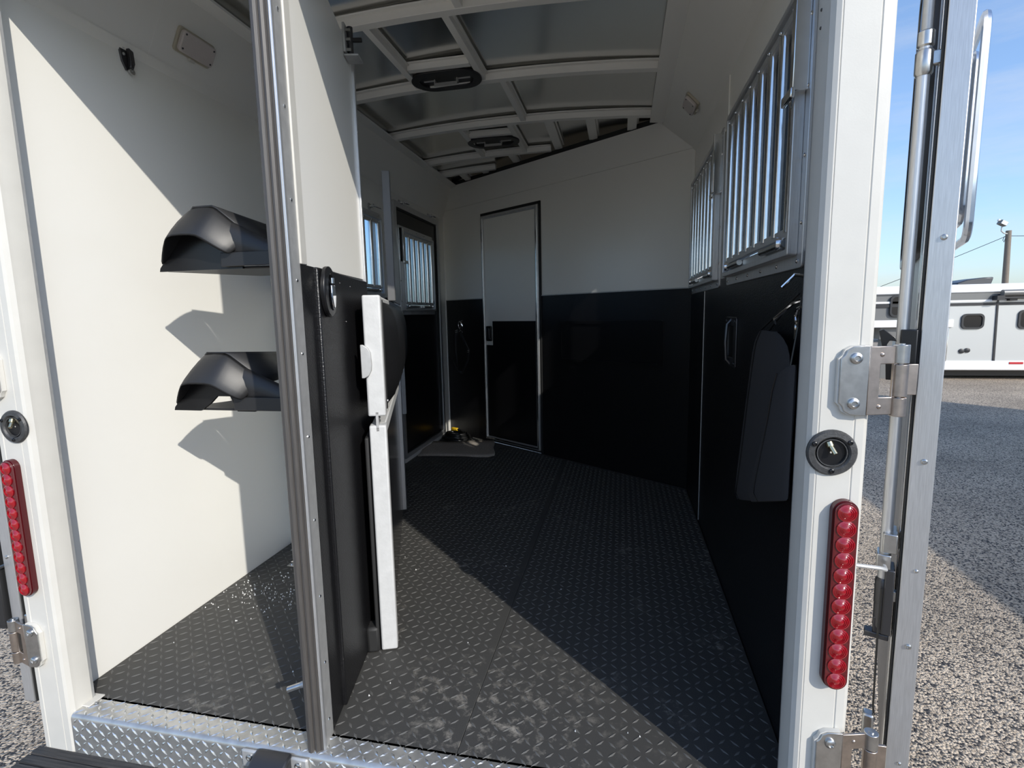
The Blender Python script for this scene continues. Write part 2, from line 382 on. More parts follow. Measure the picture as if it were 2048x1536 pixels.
# flush hatch panel on the front wall
k = MB(FT); k.ring(rrect(1.375, 2.225, .74, 1.035, .012), rrect(1.40, 2.20, .762, 1.013, .012), 1, -.012, -.003)
ha = k.build('hatch_frame', 'blackdoor', wall_front); k = MB(FT); k.box(1.40, 2.20, -.006, -.003, .762, 1.013); k.build('hatch_panel', 'blackdoor', wall_front)

# =================================================================== roof
def crown(x): return .045*(1-((x-.965)/.85)**2)
def front_y(x): return (2.912-.5639*x)/.8259
s = MB()
rows = []
for j in range(0, 15):
    rows.append([])
    for i in range(0, 25):
        x = .10+i*(1.73/24); y = -.05+j*(4.0/14); rows[-1].append(Vector((x, y, 2.236+crown(x))))
s.grid(rows)
ceiling = struct(s.build('ceiling', 'sheet', label='polished aluminium roof sheet between white roof bows', solid=.002))
def bow(y, x0=.118, x1=1.812, wdt=.042):
    # hat-shaped bow: web box and a wider flange against the sheet
    s = MB(); n = 14
    A = []; 
    for (ya, yb, za, zb) in ((y-wdt, y, .0, .040), (y-wdt-.022, y-wdt, .030, .037)):
        top = []; vs = []; fs = []
        for i in range(n+1):
            x = x0+(x1-x0)*i/n; z = 2.195+crown(x)*.85
            vs += [(x, ya, z+za), (x, yb, z+za), (x, yb, z+zb), (x, ya, z+zb)]
        for i in range(n):
            for q in range(4): fs.append((i*4+q, i*4+(q+1) % 4, i*4+4+(q+1) % 4, i*4+4+q))
        fs += [(3, 2, 1, 0), (n*4, n*4+1, n*4+2, n*4+3)]
        s.add(vs, fs)
    return s.build('roof_bow', 'rib', ceiling, bevel=.002)
def xend(y): return min(1.812, (2.912-.8259*y)/.5639+.02)
for y in (.385, .985, 1.60, 2.20, 2.80, 3.13): bow(y, .118, xend(y))
def stringer(x, y0, y1, wd=.03, h=.034):
    s = MB(); z = 2.197+crown(x)*.85; s.box(x-wd/2, x+wd/2, y0, y1, z, z+h); s.box(x+wd/2, x+wd/2+.012, y0, y1, z+.026, z+.033)
    return s.build('roof_stringer', 'rib', ceiling, bevel=.0015)
for x, y0, y1 in ((.572, .985, 1.558), (.905, .985, 1.558), (.975, .385, .943), (.995, 1.60, 2.158), (.588, 2.20, 2.758), (.898, 2.20, 2.758)): stringer(x, y0, y1)
for x in (1.14, 1.39, 1.635): stringer(x, 2.20, front_y(x)+.004, .055, .02)
for x in (.79, .31): stringer(x, 2.80 if x > .5 else 3.13, front_y(x)+.004, .055, .02)
stringer(.50, 3.13, front_y(.5)+.004, .055, .02)
def vent_bar(x0, x1, y0):
    s = MB(); z = 2.197+crown(.74)*.85; s.box(x0, x1, y0, y0+.034, z, z+.034); s.box(x0, x1, y0-.016, y0, z+.026, z+.032); s.build('vent_bar', 'rib', ceiling, bevel=.0015)
vent_bar(.588, .889, 1.366); vent_bar(.604, .882, 2.335)
s = MB(); s.prism([(1.736, 2.196), (1.816, 2.188), (1.816, 2.20), (1.736, 2.206)], 1, -.04, 2.26); s.build('edge_trim', 'rib', ceiling)
s = MB(); s.prism([(.116, 2.188), (.172, 2.194), (.172, 2.204), (.116, 2.20)], 1, -.04, 3.45); s.build('edge_trim', 'rib', ceiling)
s = MB(FT); s.box(.12, FLEN-.2, -.0, .03, 2.2055, 2.236); s.build('gap_shade_strip', 'darkrubber', ceiling)  # dark strip standing in for the shaded gap above the front wall

def roof_vent(cx, cy, lab):
    z = 2.192+crown(cx)*.85
    t = thing('roof_vent', (cx, cy, z), lab, 'vent', 'black oval roof vents')
    o = rrect(cx-.175, cx+.175, cy-.105, cy+.105, .1049, 10); i = rrect(cx-.135, cx+.135, cy-.062, cy+.062, .0619, 10)
    s = MB(); s.ring(o, i, 2, z-.002, z+.012); s.build('rim', 'blacksmooth', t, bevel=.003)
    s = MB(); s.prism(i, 2, z+.008, z+.012); s.build('well', 'blacksmooth', t)
    s = MB(); s.box(cx-.115, cx-.055, cy-.004, cy+.004, z+.004, z+.009); s.box(cx+.052, cx+.12, cy-.004, cy+.004, z+.004, z+.009)
    s.box(cx-.06, cx+.058, cy-.012, cy+.012, z-.012, z-.009); s.box(cx-.06, cx-.055, cy-.012, cy+.012, z-.012, z+.009); s.box(cx+.053, cx+.058, cy-.012, cy+.012, z-.012, z+.009)
    s.box(cx-.06, cx+.058, cy-.013, cy-.010, z-.024, z-.009)
    s.build('crank_handle', 'alumflat', t)
    s = MB(); s.cyl((cx+.046, cy, z), (cx+.046, cy, z+.03), .003); s.build('pivot_pin', 'steel', t)
roof_vent(.735, 1.505, 'black oval roof vent with pull handle above the padded stall divider')
roof_vent(.735, 2.47, 'black oval roof vent with pull handle next to the slanted front wall')

# =================================================================== rear frame
def rear_post(sgn, name, lab):
    # sgn +1 right post, -1 left post; mirror about the trailer centre line x = .9925
    X = lambda x: x if sgn > 0 else 1.985-x
    s = MB(); z0, z1 = -.125, 2.30
    e = 1.925 if sgn > 0 else 1.908
    out = [(e, .0), (e, -.022), (e+.003, -.036), (e+.004, -.046), (e+.010, -.056), (e+.017, -.060), (1.9435, -.060), (1.945, -.0585), (1.946, -.060), (2.002, -.060), (2.004, -.0585), (2.006, -.060), (2.020, -.059), (2.027, -.052), (2.03, -.03), (2.03, .0)]
    if sgn < 0: out = [(X(a), bb) for a, bb in out][::-1]
    s.prism(out, 2, z0, z1)
    p = struct(s.build(name, 'whitepaint', label=lab, angle=.35))
    s = MB(); xx = sorted((X(e+.001), X(e+.012))); s.box(xx[0], xx[1], -.004, .008, 0, 2.02); s.build('jamb_seal', 'alumflat', p)
    return p
post_r = rear_post(1, 'trim_3', 'white painted rear corner post on the side of the open silver door')
post_l = rear_post(-1, 'trim_4', 'white painted rear corner post on the side of the sunlit wall')
s = MB(); s.box(.075, 1.927, -.06, .0, 2.01, 2.32); s.box(-.045, 2.03, -.06, .0, 2.29, 2.35); struct(s.build('trim_5', 'whitepaint', label='white header across the top of the rear opening'))
for z in (1.615, 1.585): rivet(post_r, (1.925, -.015, z), (-1, 0, 0), .003, 'darkmetal')

# diamond plate sill
def lug(L, Wd, h):
    return [(-L/2, 0, 0), (0, -Wd/2, 0), (L/2, 0, 0), (0, Wd/2, 0), (-L/5, 0, h), (L/5, 0, h)], [(0, 1, 4), (1, 5, 4), (1, 2, 5), (2, 3, 5), (3, 4, 5), (3, 0, 4)]
s = MB(); prof = [(.03, -.012)]
prof = [(.012, .0), (-.045, .0)]
for k_ in range(1, 6):
    t = math.radians(90*k_/5); prof.append((-.045-.016*math.sin(t), -.016+.016*math.cos(t)))
prof += [(-.061, -.16), (-.055, -.16), (-.055, -.02), (-.045, -.006), (.012, -.006)]
s.prism(prof, 0, .072, 1.930); sill = struct(s.build('trim_6', 'plate', label='bright aluminium diamond plate sill under the rear opening'))
s = MB(); P = .034
def lugs_on(s, T, u0, u1, v0, v1, pit, L, Wd, h, ok=None):
    nu = int((u1-u0)/pit); nv = int((v1-v0)/pit)
    for i in range(nu+1):
        for j in range(nv+1):
            u = u0+i*pit; v = v0+j*pit
            if ok and not ok(u, v): continue
            a = math.radians(45 if (i+j) % 2 == 0 else -45); ca, sa = math.cos(a), math.sin(a)
            vs, fs = lug(L, Wd, h)
            s.add([T @ Vector((u+x*ca-y*sa, v+x*sa+y*ca, z)) for x, y, z in vs], fs)
lugs_on(s, frame((.075, -.052, .0), (1, 0, 0), (0, 1, 0)), .01, 1.82, .006, .06, .0225, .026, .008, .0022)
lugs_on(s, frame((.075, -.061, -.155), (1, 0, 0), (0, 0, 1)), .01, 1.82, .0, .14, .0225, .026, .008, .0022)
s.build('tread_pattern', 'platelug', sill, kind='stuff', angle=0)
s = MB(); s.box(.052, .10, -.03, .02, .0, .004); s.build('weld_corner', 'whitepaint', sill, bevel=.002)
bolt(sill, (.105, -.012, .001), (0, 0, 1), .006)

# rubber mats with raised tread
def mat_obj(name, poly, ok, x0, x1, lab):
    s = MB(); s.prism(poly, 2, -.013, .0); m = s.build('rubber_mat', 'mat', label=lab, cat='mat', group='black rubber floor mats', bevel=.001)
    s = MB(); lugs_on(s, Matrix.Translation((0, 0, -.0002)), x0, x1, .018, 3.5, .0305, .030, .0080, .0020, ok)
    s.build('tread_pattern', 'lug', m, kind='stuff', angle=0)
mat_obj('rubber_mat', [(.004, .004), (1.1848, .004), (1.1848, front_y(1.1848)-.01), (.004, front_y(0)-.015)], lambda x, y: .5639*x+.8259*y < 2.885, .02, 1.172, 'black tread rubber mat running along the sunlit white left wall')
mat_obj('rubber_mat', [(1.1862, .004), (XR-.006, .004), (XR-.006, front_y(XR)-.012), (1.1862, front_y(1.1862)-.01)], lambda x, y: .5639*x+.8259*y < 2.885, 1.202, XR-.02, 'black tread rubber mat running along the black right wall under the bags')

# white crumbs scattered on the mat
s = MB()
for i in range(170):
    if i < 150:
        t = random.random(); x = .06+.34*t+random.gauss(0, .05); y = .62-.02*t+random.gauss(0, .075)
    else: x = random.uniform(.05, 1.7); y = random.uniform(.03, 1.2)
    if x < .012: x = .012+random.random()*.05
    r = random.uniform(.0011, .0030); a = random.random()*6; q = [(math.cos(a+k)*r*random.uniform(.7, 1.8), math.sin(a+k)*r) for k in (0, 2.1, 4.2)]
    s.add([(x+q[0][0], y+q[0][1], .0), (x+q[1][0], y+q[1][1], .0), (x+q[2][0], y+q[2][1], .0), (x, y, .0032+r)], [(0, 1, 3), (1, 2, 3), (2, 0, 3)])
s.build('crumbs', 'crumb', label='white crumbs scattered over the black mat by the left wall', cat='crumbs', kind='stuff', angle=0)

# =================================================================== rear tack partition
TT = frame((.842, .020, 0), (-.219, .976, 0), (-.976, -.219, 0))
TS = .575
part = MB(TT); part.prism([(.0, ZK-.0), (TS-.012, ZK), (TS-.012, 1.94), (.0, 2.055)], 1, .002, .040)
tack = struct(part.build('wall_partition', 'white', label='white over black tack partition wall standing on the sill'))
k = MB(TT); k.prism([(.0, .006), (.085, .006), (.085, ZK), (.0, ZK)], 1, .0, .040); k.build('kick_panel', 'black', tack)
k = MB(TT); k.prism([(.085, .006), (TS-.012, .006), (TS-.012, ZK-.008), (.18, ZK), (.085, ZK)], 1, -.010, .040); k.build('kick_panel', 'black', tack, bevel=.004, label='black textured lower partition panel')
k = MB(TT); k.prism([(.0, ZK), (.036, ZK), (.036, 2.048), (.0, 2.055)], 1, -.003, .004); k.build('hinge_trim', 'whitepaint', tack, bevel=.002)
k = MB(TT); k.box(-.056, .0, .001, .010, -.004, 2.056); es = k.build('edge_strip', 'alumflat', tack, bevel=.001)
for z in (.06, .22, .40, .60, .81, 1.01, 1.18, 1.36, 1.56, 1.76): rivet(tack, TT @ Vector((-.026, .001, z)), TT.to_3x3() @ Vector((0, -1, 0)), .0042, 'bright')
k = MB(TT); k.box(TS-.012, TS, -.006, .046, .006, 1.945); k.build('free_edge_strip', 'alum', tack, bevel=.001)
for z in (1.25, 1.45, 1.7): rivet(tack, TT @ Vector((TS-.006, -.006, z)), TT.to_3x3() @ Vector((0, -1, 0)), .003, 'steel')
# bulb seal on the rear edge: extruded rubber profile
pr = [(-.050, .0067), (-.058, .0068), (-.062, .010), (-.0605, .0135), (-.064, .0155), (-.067, .021), (-.065, .026), (-.0615, .028), (-.065, .031), (-.067, .037), (-.064, .044), (-.055, .049), (-.046, .050), (-.046, .008)]
k = MB(TT); k.prism(pr, 2, -.002, 2.056); k.build('bulb_seal', 'rubber', tack, angle=.35)
k = MB(TT); k.prism([(-.054, .0005), (-.061, .0005), (-.061, .0020), (-.0585, .0026), (-.0585, .0044), (-.061, .005), (-.061, .0065), (-.050, .0065), (-.050, .0005)], 2, -.003, 2.056); k.build('seal_channel', 'alum', tack)
k = MB(TT); k.box(-.046, .0, .010, .040, -.0, 2.055); k.build('core', 'alumflat', tack)
# unseen second leaf towards the left wall, half height chosen for the bounced light
e0 = TT @ Vector((TS, .03, 0)); e1 = Vector((.004, TK+.005, 0)); d = (e1-e0); ln = d.length; d.normalize()
T2 = frame(e0, d, (-d.y, d.x, 0))
k = MB(T2); k.box(.0, ln, .0, .035, .006, ZK); k.build('unseen_leaf', 'white', tack)
k = MB(T2); k.box(.0, ln, -.006, .0, .006, ZK); k.build('kick_panel', 'black', tack)
# recessed latch on the partition
lt = thing('paddle_latch', TT @ Vector((.135, -.010, 1.10)), 'black recessed paddle latch with chrome handle on black partition panel', 'latch')
k = MB(TT); k.ring([(.135+.048*math.cos(t)*(1 if abs(math.sin(t)) < .95 else .9), 1.16+.066*math.sin(t)) for t in [2*math.pi*i/24 for i in range(24)]],
                   [(.140+.022*math.cos(t), 1.16+.046*math.sin(t)) for t in [2*math.pi*i/24 for i in range(24)]], 1, -.024, -.010); k.build('bezel', 'blackdoor', lt, bevel=.003)
k = MB(TT); k.prism([(.140+.023*math.cos(t), 1.16+.046*math.sin(t)) for t in [2*math.pi*i/24 for i in range(24)]], 1, -.014, -.010); k.build('dish', 'darkmetal', lt)
k = MB(TT); k.prism([(.128, 1.178), (.154, 1.178), (.158, 1.15), (.150, 1.120), (.138, 1.114), (.128, 1.14)], 1, -.030, -.022); k.build('paddle', 'chrome', lt, bevel=.003)
k = MB(TT); k.cyl((.141, -.026, 1.182), (.141, -.026, 1.196), .006); k.build('lock_plug', 'chrome', lt)
for sx, z in ((.26, 1.19), (.36, 1.185), (.30, 1.08)): rivet(tack, TT @ Vector((sx, -.010, z)), TT.to_3x3() @ Vector((0, -1, 0)), .002, 'steel')
# slide bolt on top of the partition
sb = thing('slide_bolt', TT @ Vector((.50, -.01, 1.90)), 'small steel slide bolt at top edge of white partition', 'bolt')
k = MB(TT); k.box(.475, .53, -.006, .002, 1.905, 1.99); k.build('plate', 'alumflat', sb, bevel=.002)
k = MB(TT); k.cyl((.50, -.016, 1.90), (.50, -.016, 1.985), .009); k.build('barrel', 'darkmetal', sb)
for z in (1.915, 1.945, 1.972):
    k = MB(TT); k.box(.486, .514, -.020, -.004, z-.004, z+.004); k.build('guide', 'steel', sb)
k = MB(TT); k.cyl((.50, -.02, 1.948), (.50, -.052, 1.948), .007); k.build('knob', 'darkrubber', sb, bevel=.002)
k = MB(TT); k.box(.475, .535, -.045, .0, 1.893, 1.899); k.build('shelf_lip', 'alumflat', sb, bevel=.002)
# floor pin near the foot of the partition
fp = thing('drop_pin', (.70, -.005, .10), 'short shiny steel pin sticking out at the foot of the partition edge', 'pin')
k = MB(); k.cyl((.728, .0, .122), (.80, .020, .145), .0075, n=16); k.build('shaft', 'steel', fp)
k = MB(); k.cyl((.762, .0095, .133), (.80, .020, .145), .0082, n=16); k.build('sleeve', 'alumflat', fp)
# floor socket hardware by the left wall
for x, y, lab in ((.085, .985, 'small chrome floor catch on the mat close to the left wall'), (.165, .845, 'small chrome floor catch on the mat beside white crumbs')):
    t = thing('floor_catch', (x, y, 0), lab, 'catch', 'chrome floor catches')
    k = MB(); k.box(x-.03, x+.03, y-.012, y+.012, .0, .004); k.build('plate', 'steel', t, bevel=.0015)
    k = MB(); k.tube([(x-.014, y, .003), (x-.014, y, .016), (x, y, .022), (x+.014, y, .016), (x+.014, y, .003)], .004, 8); k.build('staple', 'chrome', t)

# =================================================================== saddle racks
def saddle_rack(dz, lab):
    t = thing('saddle_rack', (.42, .32, 1.22+dz), lab, 'saddle rack', 'black saddle racks in the tack area')
    Z = lambda z: z+dz
    # hooded trough: from the rear top section to the open front lip
    def sec(pts): return [Vector((x, y, Z(z))) for x, y, z in pts]
    A = sec([(.305, .285, 1.335), (.325, .270, 1.375), (.345, .252, 1.412), (.356, .248, 1.420), (.420, .248, 1.420), (.434, .250, 1.412), (.470, .262, 1.378), (.505, .275, 1.345), (.515, .285, 1.32)])
    B = sec([(.245, .262, 1.280), (.290, .235, 1.335), (.322, .215, 1.372), (.338, .212, 1.378), (.412, .212, 1.378), (.428, .215, 1.370), (.462, .230, 1.340), (.488, .245, 1.312), (.492, .255, 1.30)])
    Cc = sec([(.214, .255, 1.247), (.262, .215, 1.283), (.300, .190, 1.322), (.318, .187, 1.330), (.398, .187, 1.330), (.414, .190, 1.322), (.448, .205, 1.295), (.470, .222, 1.281), (.476, .232, 1.277)])
    k = MB(); k.grid([A, B, Cc]); o = k.build('hood', 'blacksmooth', t, solid=.006, subd=1, angle=1.2)
    D = sec([(.330, .56, 1.335), (.345, .56, 1.365), (.360, .56, 1.392), (.368, .56, 1.398), (.420, .56, 1.398), (.430, .56, 1.392), (.455, .56, 1.365), (.470, .56, 1.345), (.475, .56, 1.33)])
    k = MB(); k.grid([A, D]); k.build('trough', 'blacksmooth', t, solid=.005, angle=1.0)
    # base tray behind the web
    k = MB(); k.prism([(.225, .266), (.30, .262), (.47, .262), (.66, .27), (.66, .34), (.50, .52), (.36, .52)], 2, Z(1.240), Z(1.247)); k.build('tray', 'blacksmooth', t, bevel=.003)
    # inner web closing the trough; the lower rack shows a notch at its foot
    wp = [(.213, Z(1.240)), (.216, Z(1.250)), (.243, Z(1.280)), (.287, Z(1.332)), (.318, Z(1.362)), (.405, Z(1.362)), (.438, Z(1.340)), (.472, Z(1.312)), (.50, Z(1.290)), (.50, Z(1.240)), (.440, Z(1.240))]
    wp += [(.418, Z(1.286)), (.372, Z(1.286)), (.345, Z(1.262)), (.310, Z(1.240))] if dz < 0 else []
    k = MB(); k.prism(wp, 1, .254, .262); k.build('web', 'blackdoor', t)
    # arm to the partition
    a = [Vector(p) for p in ((.475, .262, Z(1.322)), (.58, .275, Z(1.285)), (.68, .275, Z(1.285)), (.742, .262, Z(1.31)))]
    k = MB(); rows = []
    for p, hh, wy in zip(a, (.052, .036, .034, .055), (.02, .025, .028, .04)):
        rows.append([p+Vector((0, wy*math.cos(q), hh*math.sin(q))) for q in [2*math.pi*i/12 for i in range(13)]])
    k.grid(rows); k.build('arm', 'blacksmooth', t, angle=1.0)
    k = MB(); k.box(.736, .752, .20, .34, Z(1.24), Z(1.38)); k.build('mount_plate', 'darkmetal', t, bevel=.003)
    bolt(t, (.535, .248, Z(1.266)), (0, -1, 0), .011, 'darkmetal'); bolt(t, (.556, .250, Z(1.268)), (0, -1, 0), .007, 'steel')
    k = MB(); k.box(.44, .66, .240, .246, Z(1.246), Z(1.286)); k.build('side_rail', 'blacksmooth', t, bevel=.002)
saddle_rack(0, 'higher of two black plastic saddle racks, at eye level against the white wall')
saddle_rack(-.425, 'lower of two black plastic saddle racks, at waist level against the white wall')

# =================================================================== hook latch and dome lights
hk = thing('door_hook', (0.0, .415, 1.893), 'black metal hold-back hook latch high on the white left wall', 'hook')
k = MB(); k.prism([(.395, 1.978), (.412, 1.982), (.424, 1.972), (.428, 1.955), (.428, 1.93), (.424, 1.915), (.424, 1.903), (.416, 1.9), (.403, 1.925)], 0, .0, .006); k.build('plate', 'darkmetal', hk, bevel=.0015)
k = MB(); k.prism([(.420, 1.968), (.436, 1.962), (.438, 1.925), (.430, 1.905), (.420, 1.91), (.422, 1.93)], 0, .006, .020); k.build('lever', 'darkmetal', hk, bevel=.002)
k = MB(); k.lathe([(.004, -.004), (.004, .004), (.010, .004), (.010, -.004), (.004, -.004)], (.012, .428, 1.900), (1, 0, 0), 14, cap=False); k.build('eye', 'steel', hk)
for y, z in ((.411, 1.968), (.411, 1.948)): bolt(hk, (.006, y, z), (1, 0, 0), .0045, 'alumflat', 'screw')
def dome_light(T, w, h, lab):
    t = thing('dome_light', T @ Vector((0, 0, 0)), lab, 'lamp', 'small rectangular dome lights in the roof coves')
    k = MB(T); k.prism(rrect(-w/2-.006, w/2+.006, -h/2-.006, h/2+.006, .012), 2, 0, .010); k.build('base', 'lightbase', t, bevel=.002)
    k = MB(T); k.prism(rrect(-w/2, w/2, -h/2, h/2, .014), 2, .010, .026); k.build('lens', 'lightlens', t, bevel=.004)
    for x in (-w/2+.012, w/2-.012):
        for y in (-h/2+.012, h/2-.012): bolt(t, T @ Vector((x, y, .026)), T.to_3x3() @ Vector((0, 0, 1)), .0035, 'darkmetal', 'screw')
    k = MB(T); k.box(-.012, .012, -h/2-.014, -h/2-.004, .004, .014); k.build('switch', 'whitepaint', t, bevel=.002)
dome_light(frame((.056, .655, 2.072), (0, 1, 0), (.458, 0, .889)), .15, .072, 'cream dome light screwed to the cove above the saddle racks')
dome_light(frame((1.907, 1.69, 2.083), (0, -1, 0), (-.69, 0, .726)), .13, .07, 'cream dome light on the cove above the barred right windows')

# =================================================================== windows
def barred_window(name, X0, sx, y0, y1, z0, z1, nb, lab, lat=True, hinge_lo=True, glassm='glassdark', fr='alum'):
    """sx: direction into the trailer (+1 left wall, -1 right wall); one window set into a side wall"""
    t = thing(name, (X0, (y0+y1)/2, z0), lab, None, kind='structure')
    X = lambda d: X0+sx*d
    def bx(k, d0, d1, a, b_, c, d_):
        q = sorted((X(d0), X(d1))); k.box(q[0], q[1], a, b_, c, d_); return k
    fl = .045
    k = MB(); q = sorted((X(.0), X(.007))); k.ring(rrect(y0, y1, z0, z1, .012, 3), rrect(y0+fl, y1-fl, z0+fl, z1-fl, .004, 3), 0, q[0], q[1]); k.build('frame_flange', fr, t, bevel=.0015)
    k = MB(); q = sorted((X(.007), X(.030))); k.ring(rrect(y0+.030, y1-.030, z0+.030, z1-.030, .006, 3), rrect(y0+fl, y1-fl, z0+fl, z1-fl, .004, 3), 0, q[0], q[1]); k.build('inner_rail', fr, t, bevel=.002)
    k = MB(); bx(k, -.030, -.026, y0+fl, y1-fl, z0+fl, z1-fl); k.build('pane', glassm, t)
    # drop gate
    g0, g1, h0, h1 = y0+fl+.012, y1-fl-.012, z0+fl+.030, z1-fl-.006
    gt = MB(); bx(gt, .006, .024, g0, g1, h1-.022, h1); bx(gt, .006, .024, g0, g1, h0, h0+.022); gate = gt.build('drop_gate', fr, t, bevel=.002)
    for i in range(nb):
        y = g0+.014+(g1-g0-.028)*i/(nb-1)
        def mkbar():
            k = MB(); k.prism(rrect(-.0125, .0125, -.0165, .0165, .010, 4), 2, 0, h1-h0-.03); return k
        o = inst(('bar', round(h1-h0, 3)), mkbar, 'bar', 'bright', gate, Vector((X(.015), y, h0+.012)), (0, 0, 1))
        bolt(gate, Vector((X(.026), y, h1-.011)), (sx, 0, 0), .006, 'bright', 'screw')
    if lat:
        for ya, yb in ((g0+.02, g0+.24), (g1-.24, g1-.02)):
            k = MB(); k.cyl((X(.022), ya, h0-.012), (X(.022), yb, h0-.012), .009); lb = k.build('latch_rod', 'steel', t)
            e = ya if ya < (y0+y1)/2 else yb
            k = MB(); k.lathe([(.003, -.008), (.015, -.008), (.016, .0), (.015, .008), (.003, .008)], (X(.026), e+(.03 if e == ya else -.03), h0-.010), (sx, .25, 0), 14); k.build('latch_knob', 'bright', lb)
        k = MB(); bx(k, .002, .012, g0, g1, h0-.030, h0-.004); k.build('latch_rail', fr, t)
    # hinge bracket on the rear side near the top
    k = MB(); bx(k, .007, .040, y0+.012, y0+.034, z0+(z1-z0)*.60, z1-.02); k.build('side_channel', 'bright', t, bevel=.002)
    k = MB(); bx(k, .036, .046, y0+.004, y0+.075, z0+(z1-z0)*.575, z0+(z1-z0)*.61); k.build('stop_tab', 'bright', t, bevel=.003)
    n = max(4, int((y1-y0)/.13))
    for i in range(n):
        for z in (z0+.016, z1-.016): rivet(t, Vector((X(.007), y0+.03+(y1-y0-.06)*i/(n-1), z)), (sx, 0, 0), .0055, 'bright')
    for i in range(4):
        for y in (y0+.014, y1-.014): rivet(t, Vector((X(.007), y, z0+.1+(z1-z0-.2)*i/3)), (sx, 0, 0), .0055, 'bright')
    return t
barred_window('window_1', XR-.002, -1, RW[0][0], RW[0][1], RZ0, RZ1, 8, 'drop-down barred window on the right wall above the recessed handle')
barred_window('window_2', XR-.002, -1, RW[1][0], RW[1][1], RZ0, RZ1, 8, 'drop-down barred window on the right wall next to the slanted front wall')
barred_window('window_3', .002, 1, WY0-.045, WY1+.045, WZ0-.045, WZ1+.045, 7, 'barred window on the left wall behind the stall divider showing blue sky', glassm='glass')

# =================================================================== left escape door
d2 = thing('door_2', (0, (DY0+DY1)/2, DZ0), 'black side escape door with barred window in an aluminium frame', None, kind='structure')
k = MB(); k.ring(rrect(DY0-.02, DY1+.02, DZ0-.0, DZ1+.02, .008, 2), rrect(DY0+.022, DY1-.022, DZ0+.03, DZ1-.022, .004, 2), 0, -.03, .014); k.build('door_frame', 'alum', d2, bevel=.002)
k = MB(); k.ring(rrect(DY0+.022, DY1-.022, DZ0+.03, DZ1-.022, .008, 2), rrect(DY0+.036, DY1-.036, DZ0+.044, DZ1-.036, .004, 2), 0, -.03, .004); k.build('door_seal', 'darkrubber', d2)
vy0, vy1, vz0, vz1 = 2.545, 3.19, 1.12, 1.715
k = MB()
for (a, bb, c0, c1) in ((DY0+.036, vy0, DZ0+.044, DZ1-.036), (vy1, DY1-.036, DZ0+.044, DZ1-.036), (vy0, vy1, DZ0+.044, vz0), (vy0, vy1, vz1, DZ1-.036)): k.box(-.03, -.004, a, bb, c0, c1)
k.build('door_leaf', 'blackdoor', d2)
barred_window('window_4', -.004, 1, vy0-.03, vy1+.03, vz0-.02, vz1+.03, 7, 'barred window set in the black side escape door', glassm='glasssmoke')
# tie rings
def tie_ring(y, z, lab):
    t = thing('tie_ring', (0, y, z), lab, 'ring', 'chrome tie rings on the left wall')
    k = MB(); k.lathe([(.022, 0), (.022, .004), (.012, .010), (.010, .022)], (0, y-.012, z), (1, 0, 0), 14); k.build('base', 'steel', t)
    k = MB(); k.lathe([(.006, .02), (.014, .024), (.014, .034), (.005, .038)], (0, y-.012, z), (1, 0, 0), 12); k.build('eye_bolt', 'chrome', t)
    k = MB(); pts = [(.030+.022+.024*math.cos(a), y+.0+.032*math.sin(a), z-.006-.010*math.cos(a)) for a in [2*math.pi*i/24 for i in range(24)]]
    k.tube(pts, .0045, 8, closed=True); k.build('ring', 'chrome', t)
tie_ring(2.10, 1.79, 'chrome tie ring above the blue barred window on the left wall')
tie_ring(2.58, 1.905, 'chrome tie ring on the left wall beside the top of the stall divider')
tie_ring(3.16, 1.91, 'chrome tie ring over the black escape door by the wall corner')

# =================================================================== walk-through door in the front wall
d1 = thing('door_1', FT @ Vector(((fd0+fd1)/2, 0, 0)), 'narrow walk-through door, white above and black below, in aluminium trim', None, kind='structure')
k = MB(FT); k.ring([(fd0-.006, .005), (fd1+.022, .005), (fd1+.022, 1.915), (fd0-.006, 1.915)], [(fd0+.004, .02), (fd1-.004, .02), (fd1-.004, 1.895), (fd0+.004, 1.895)], 1, -.010, .03); k.build('shadow_reveal', 'darkrubber', d1)  # dark ring painting the shadow gap around the door frame
k = MB(FT); k.ring([(fd0+.004, .02), (fd1+.004, .02), (fd1+.004, 1.893), (fd0+.004, 1.893)], [(fd0+.030, .05), (fd1-.030, .05), (fd1-.030, 1.865), (fd0+.030, 1.865)], 1, -.018, .03); k.build('door_frame', 'alum', d1, bevel=.003)
k = MB(FT); k.ring([(fd0+.014, .03), (fd1-.008, .03), (fd1-.008, 1.883), (fd0+.014, 1.883)], [(fd0+.022, .042), (fd1-.018, .042), (fd1-.018, 1.873), (fd0+.022, 1.873)], 1, -.024, -.018); k.build('frame_ridge', 'bright', d1, bevel=.001)
k = MB(FT); k.prism([(fd0+.030, .835), (fd0+.112, .835), (fd0+.112, 1.035), (fd1-.030, 1.035), (fd1-.030, 1.865), (fd0+.030, 1.865)], 1, -.006, .02); k.build('upper_leaf', 'white', d1)
k = MB(FT); k.prism([(fd0+.030, .05), (fd1-.030, .05), (fd1-.030, 1.035), (fd0+.112, 1.035), (fd0+.112, .835), (fd0+.030, .835)], 1, -.008, .02); k.build('lower_leaf', 'blackdoor', d1)
k = MB(FT); k.prism(rrect(fd0+.042, fd0+.106, .868, .995, .012), 1, -.022, -.006); hd = k.build('handle_plate', 'blackdoor', d1, bevel=.004)
k = MB(FT); k.prism(rrect(fd0+.060, fd0+.090, .885, .978, .010), 1, -.030, -.022); k.build('flush_handle', 'darkmetal', hd, bevel=.003)
rivet(hd, FT @ Vector((fd0+.095, -.022, .89)), -FN, .004, 'steel', 'screw')

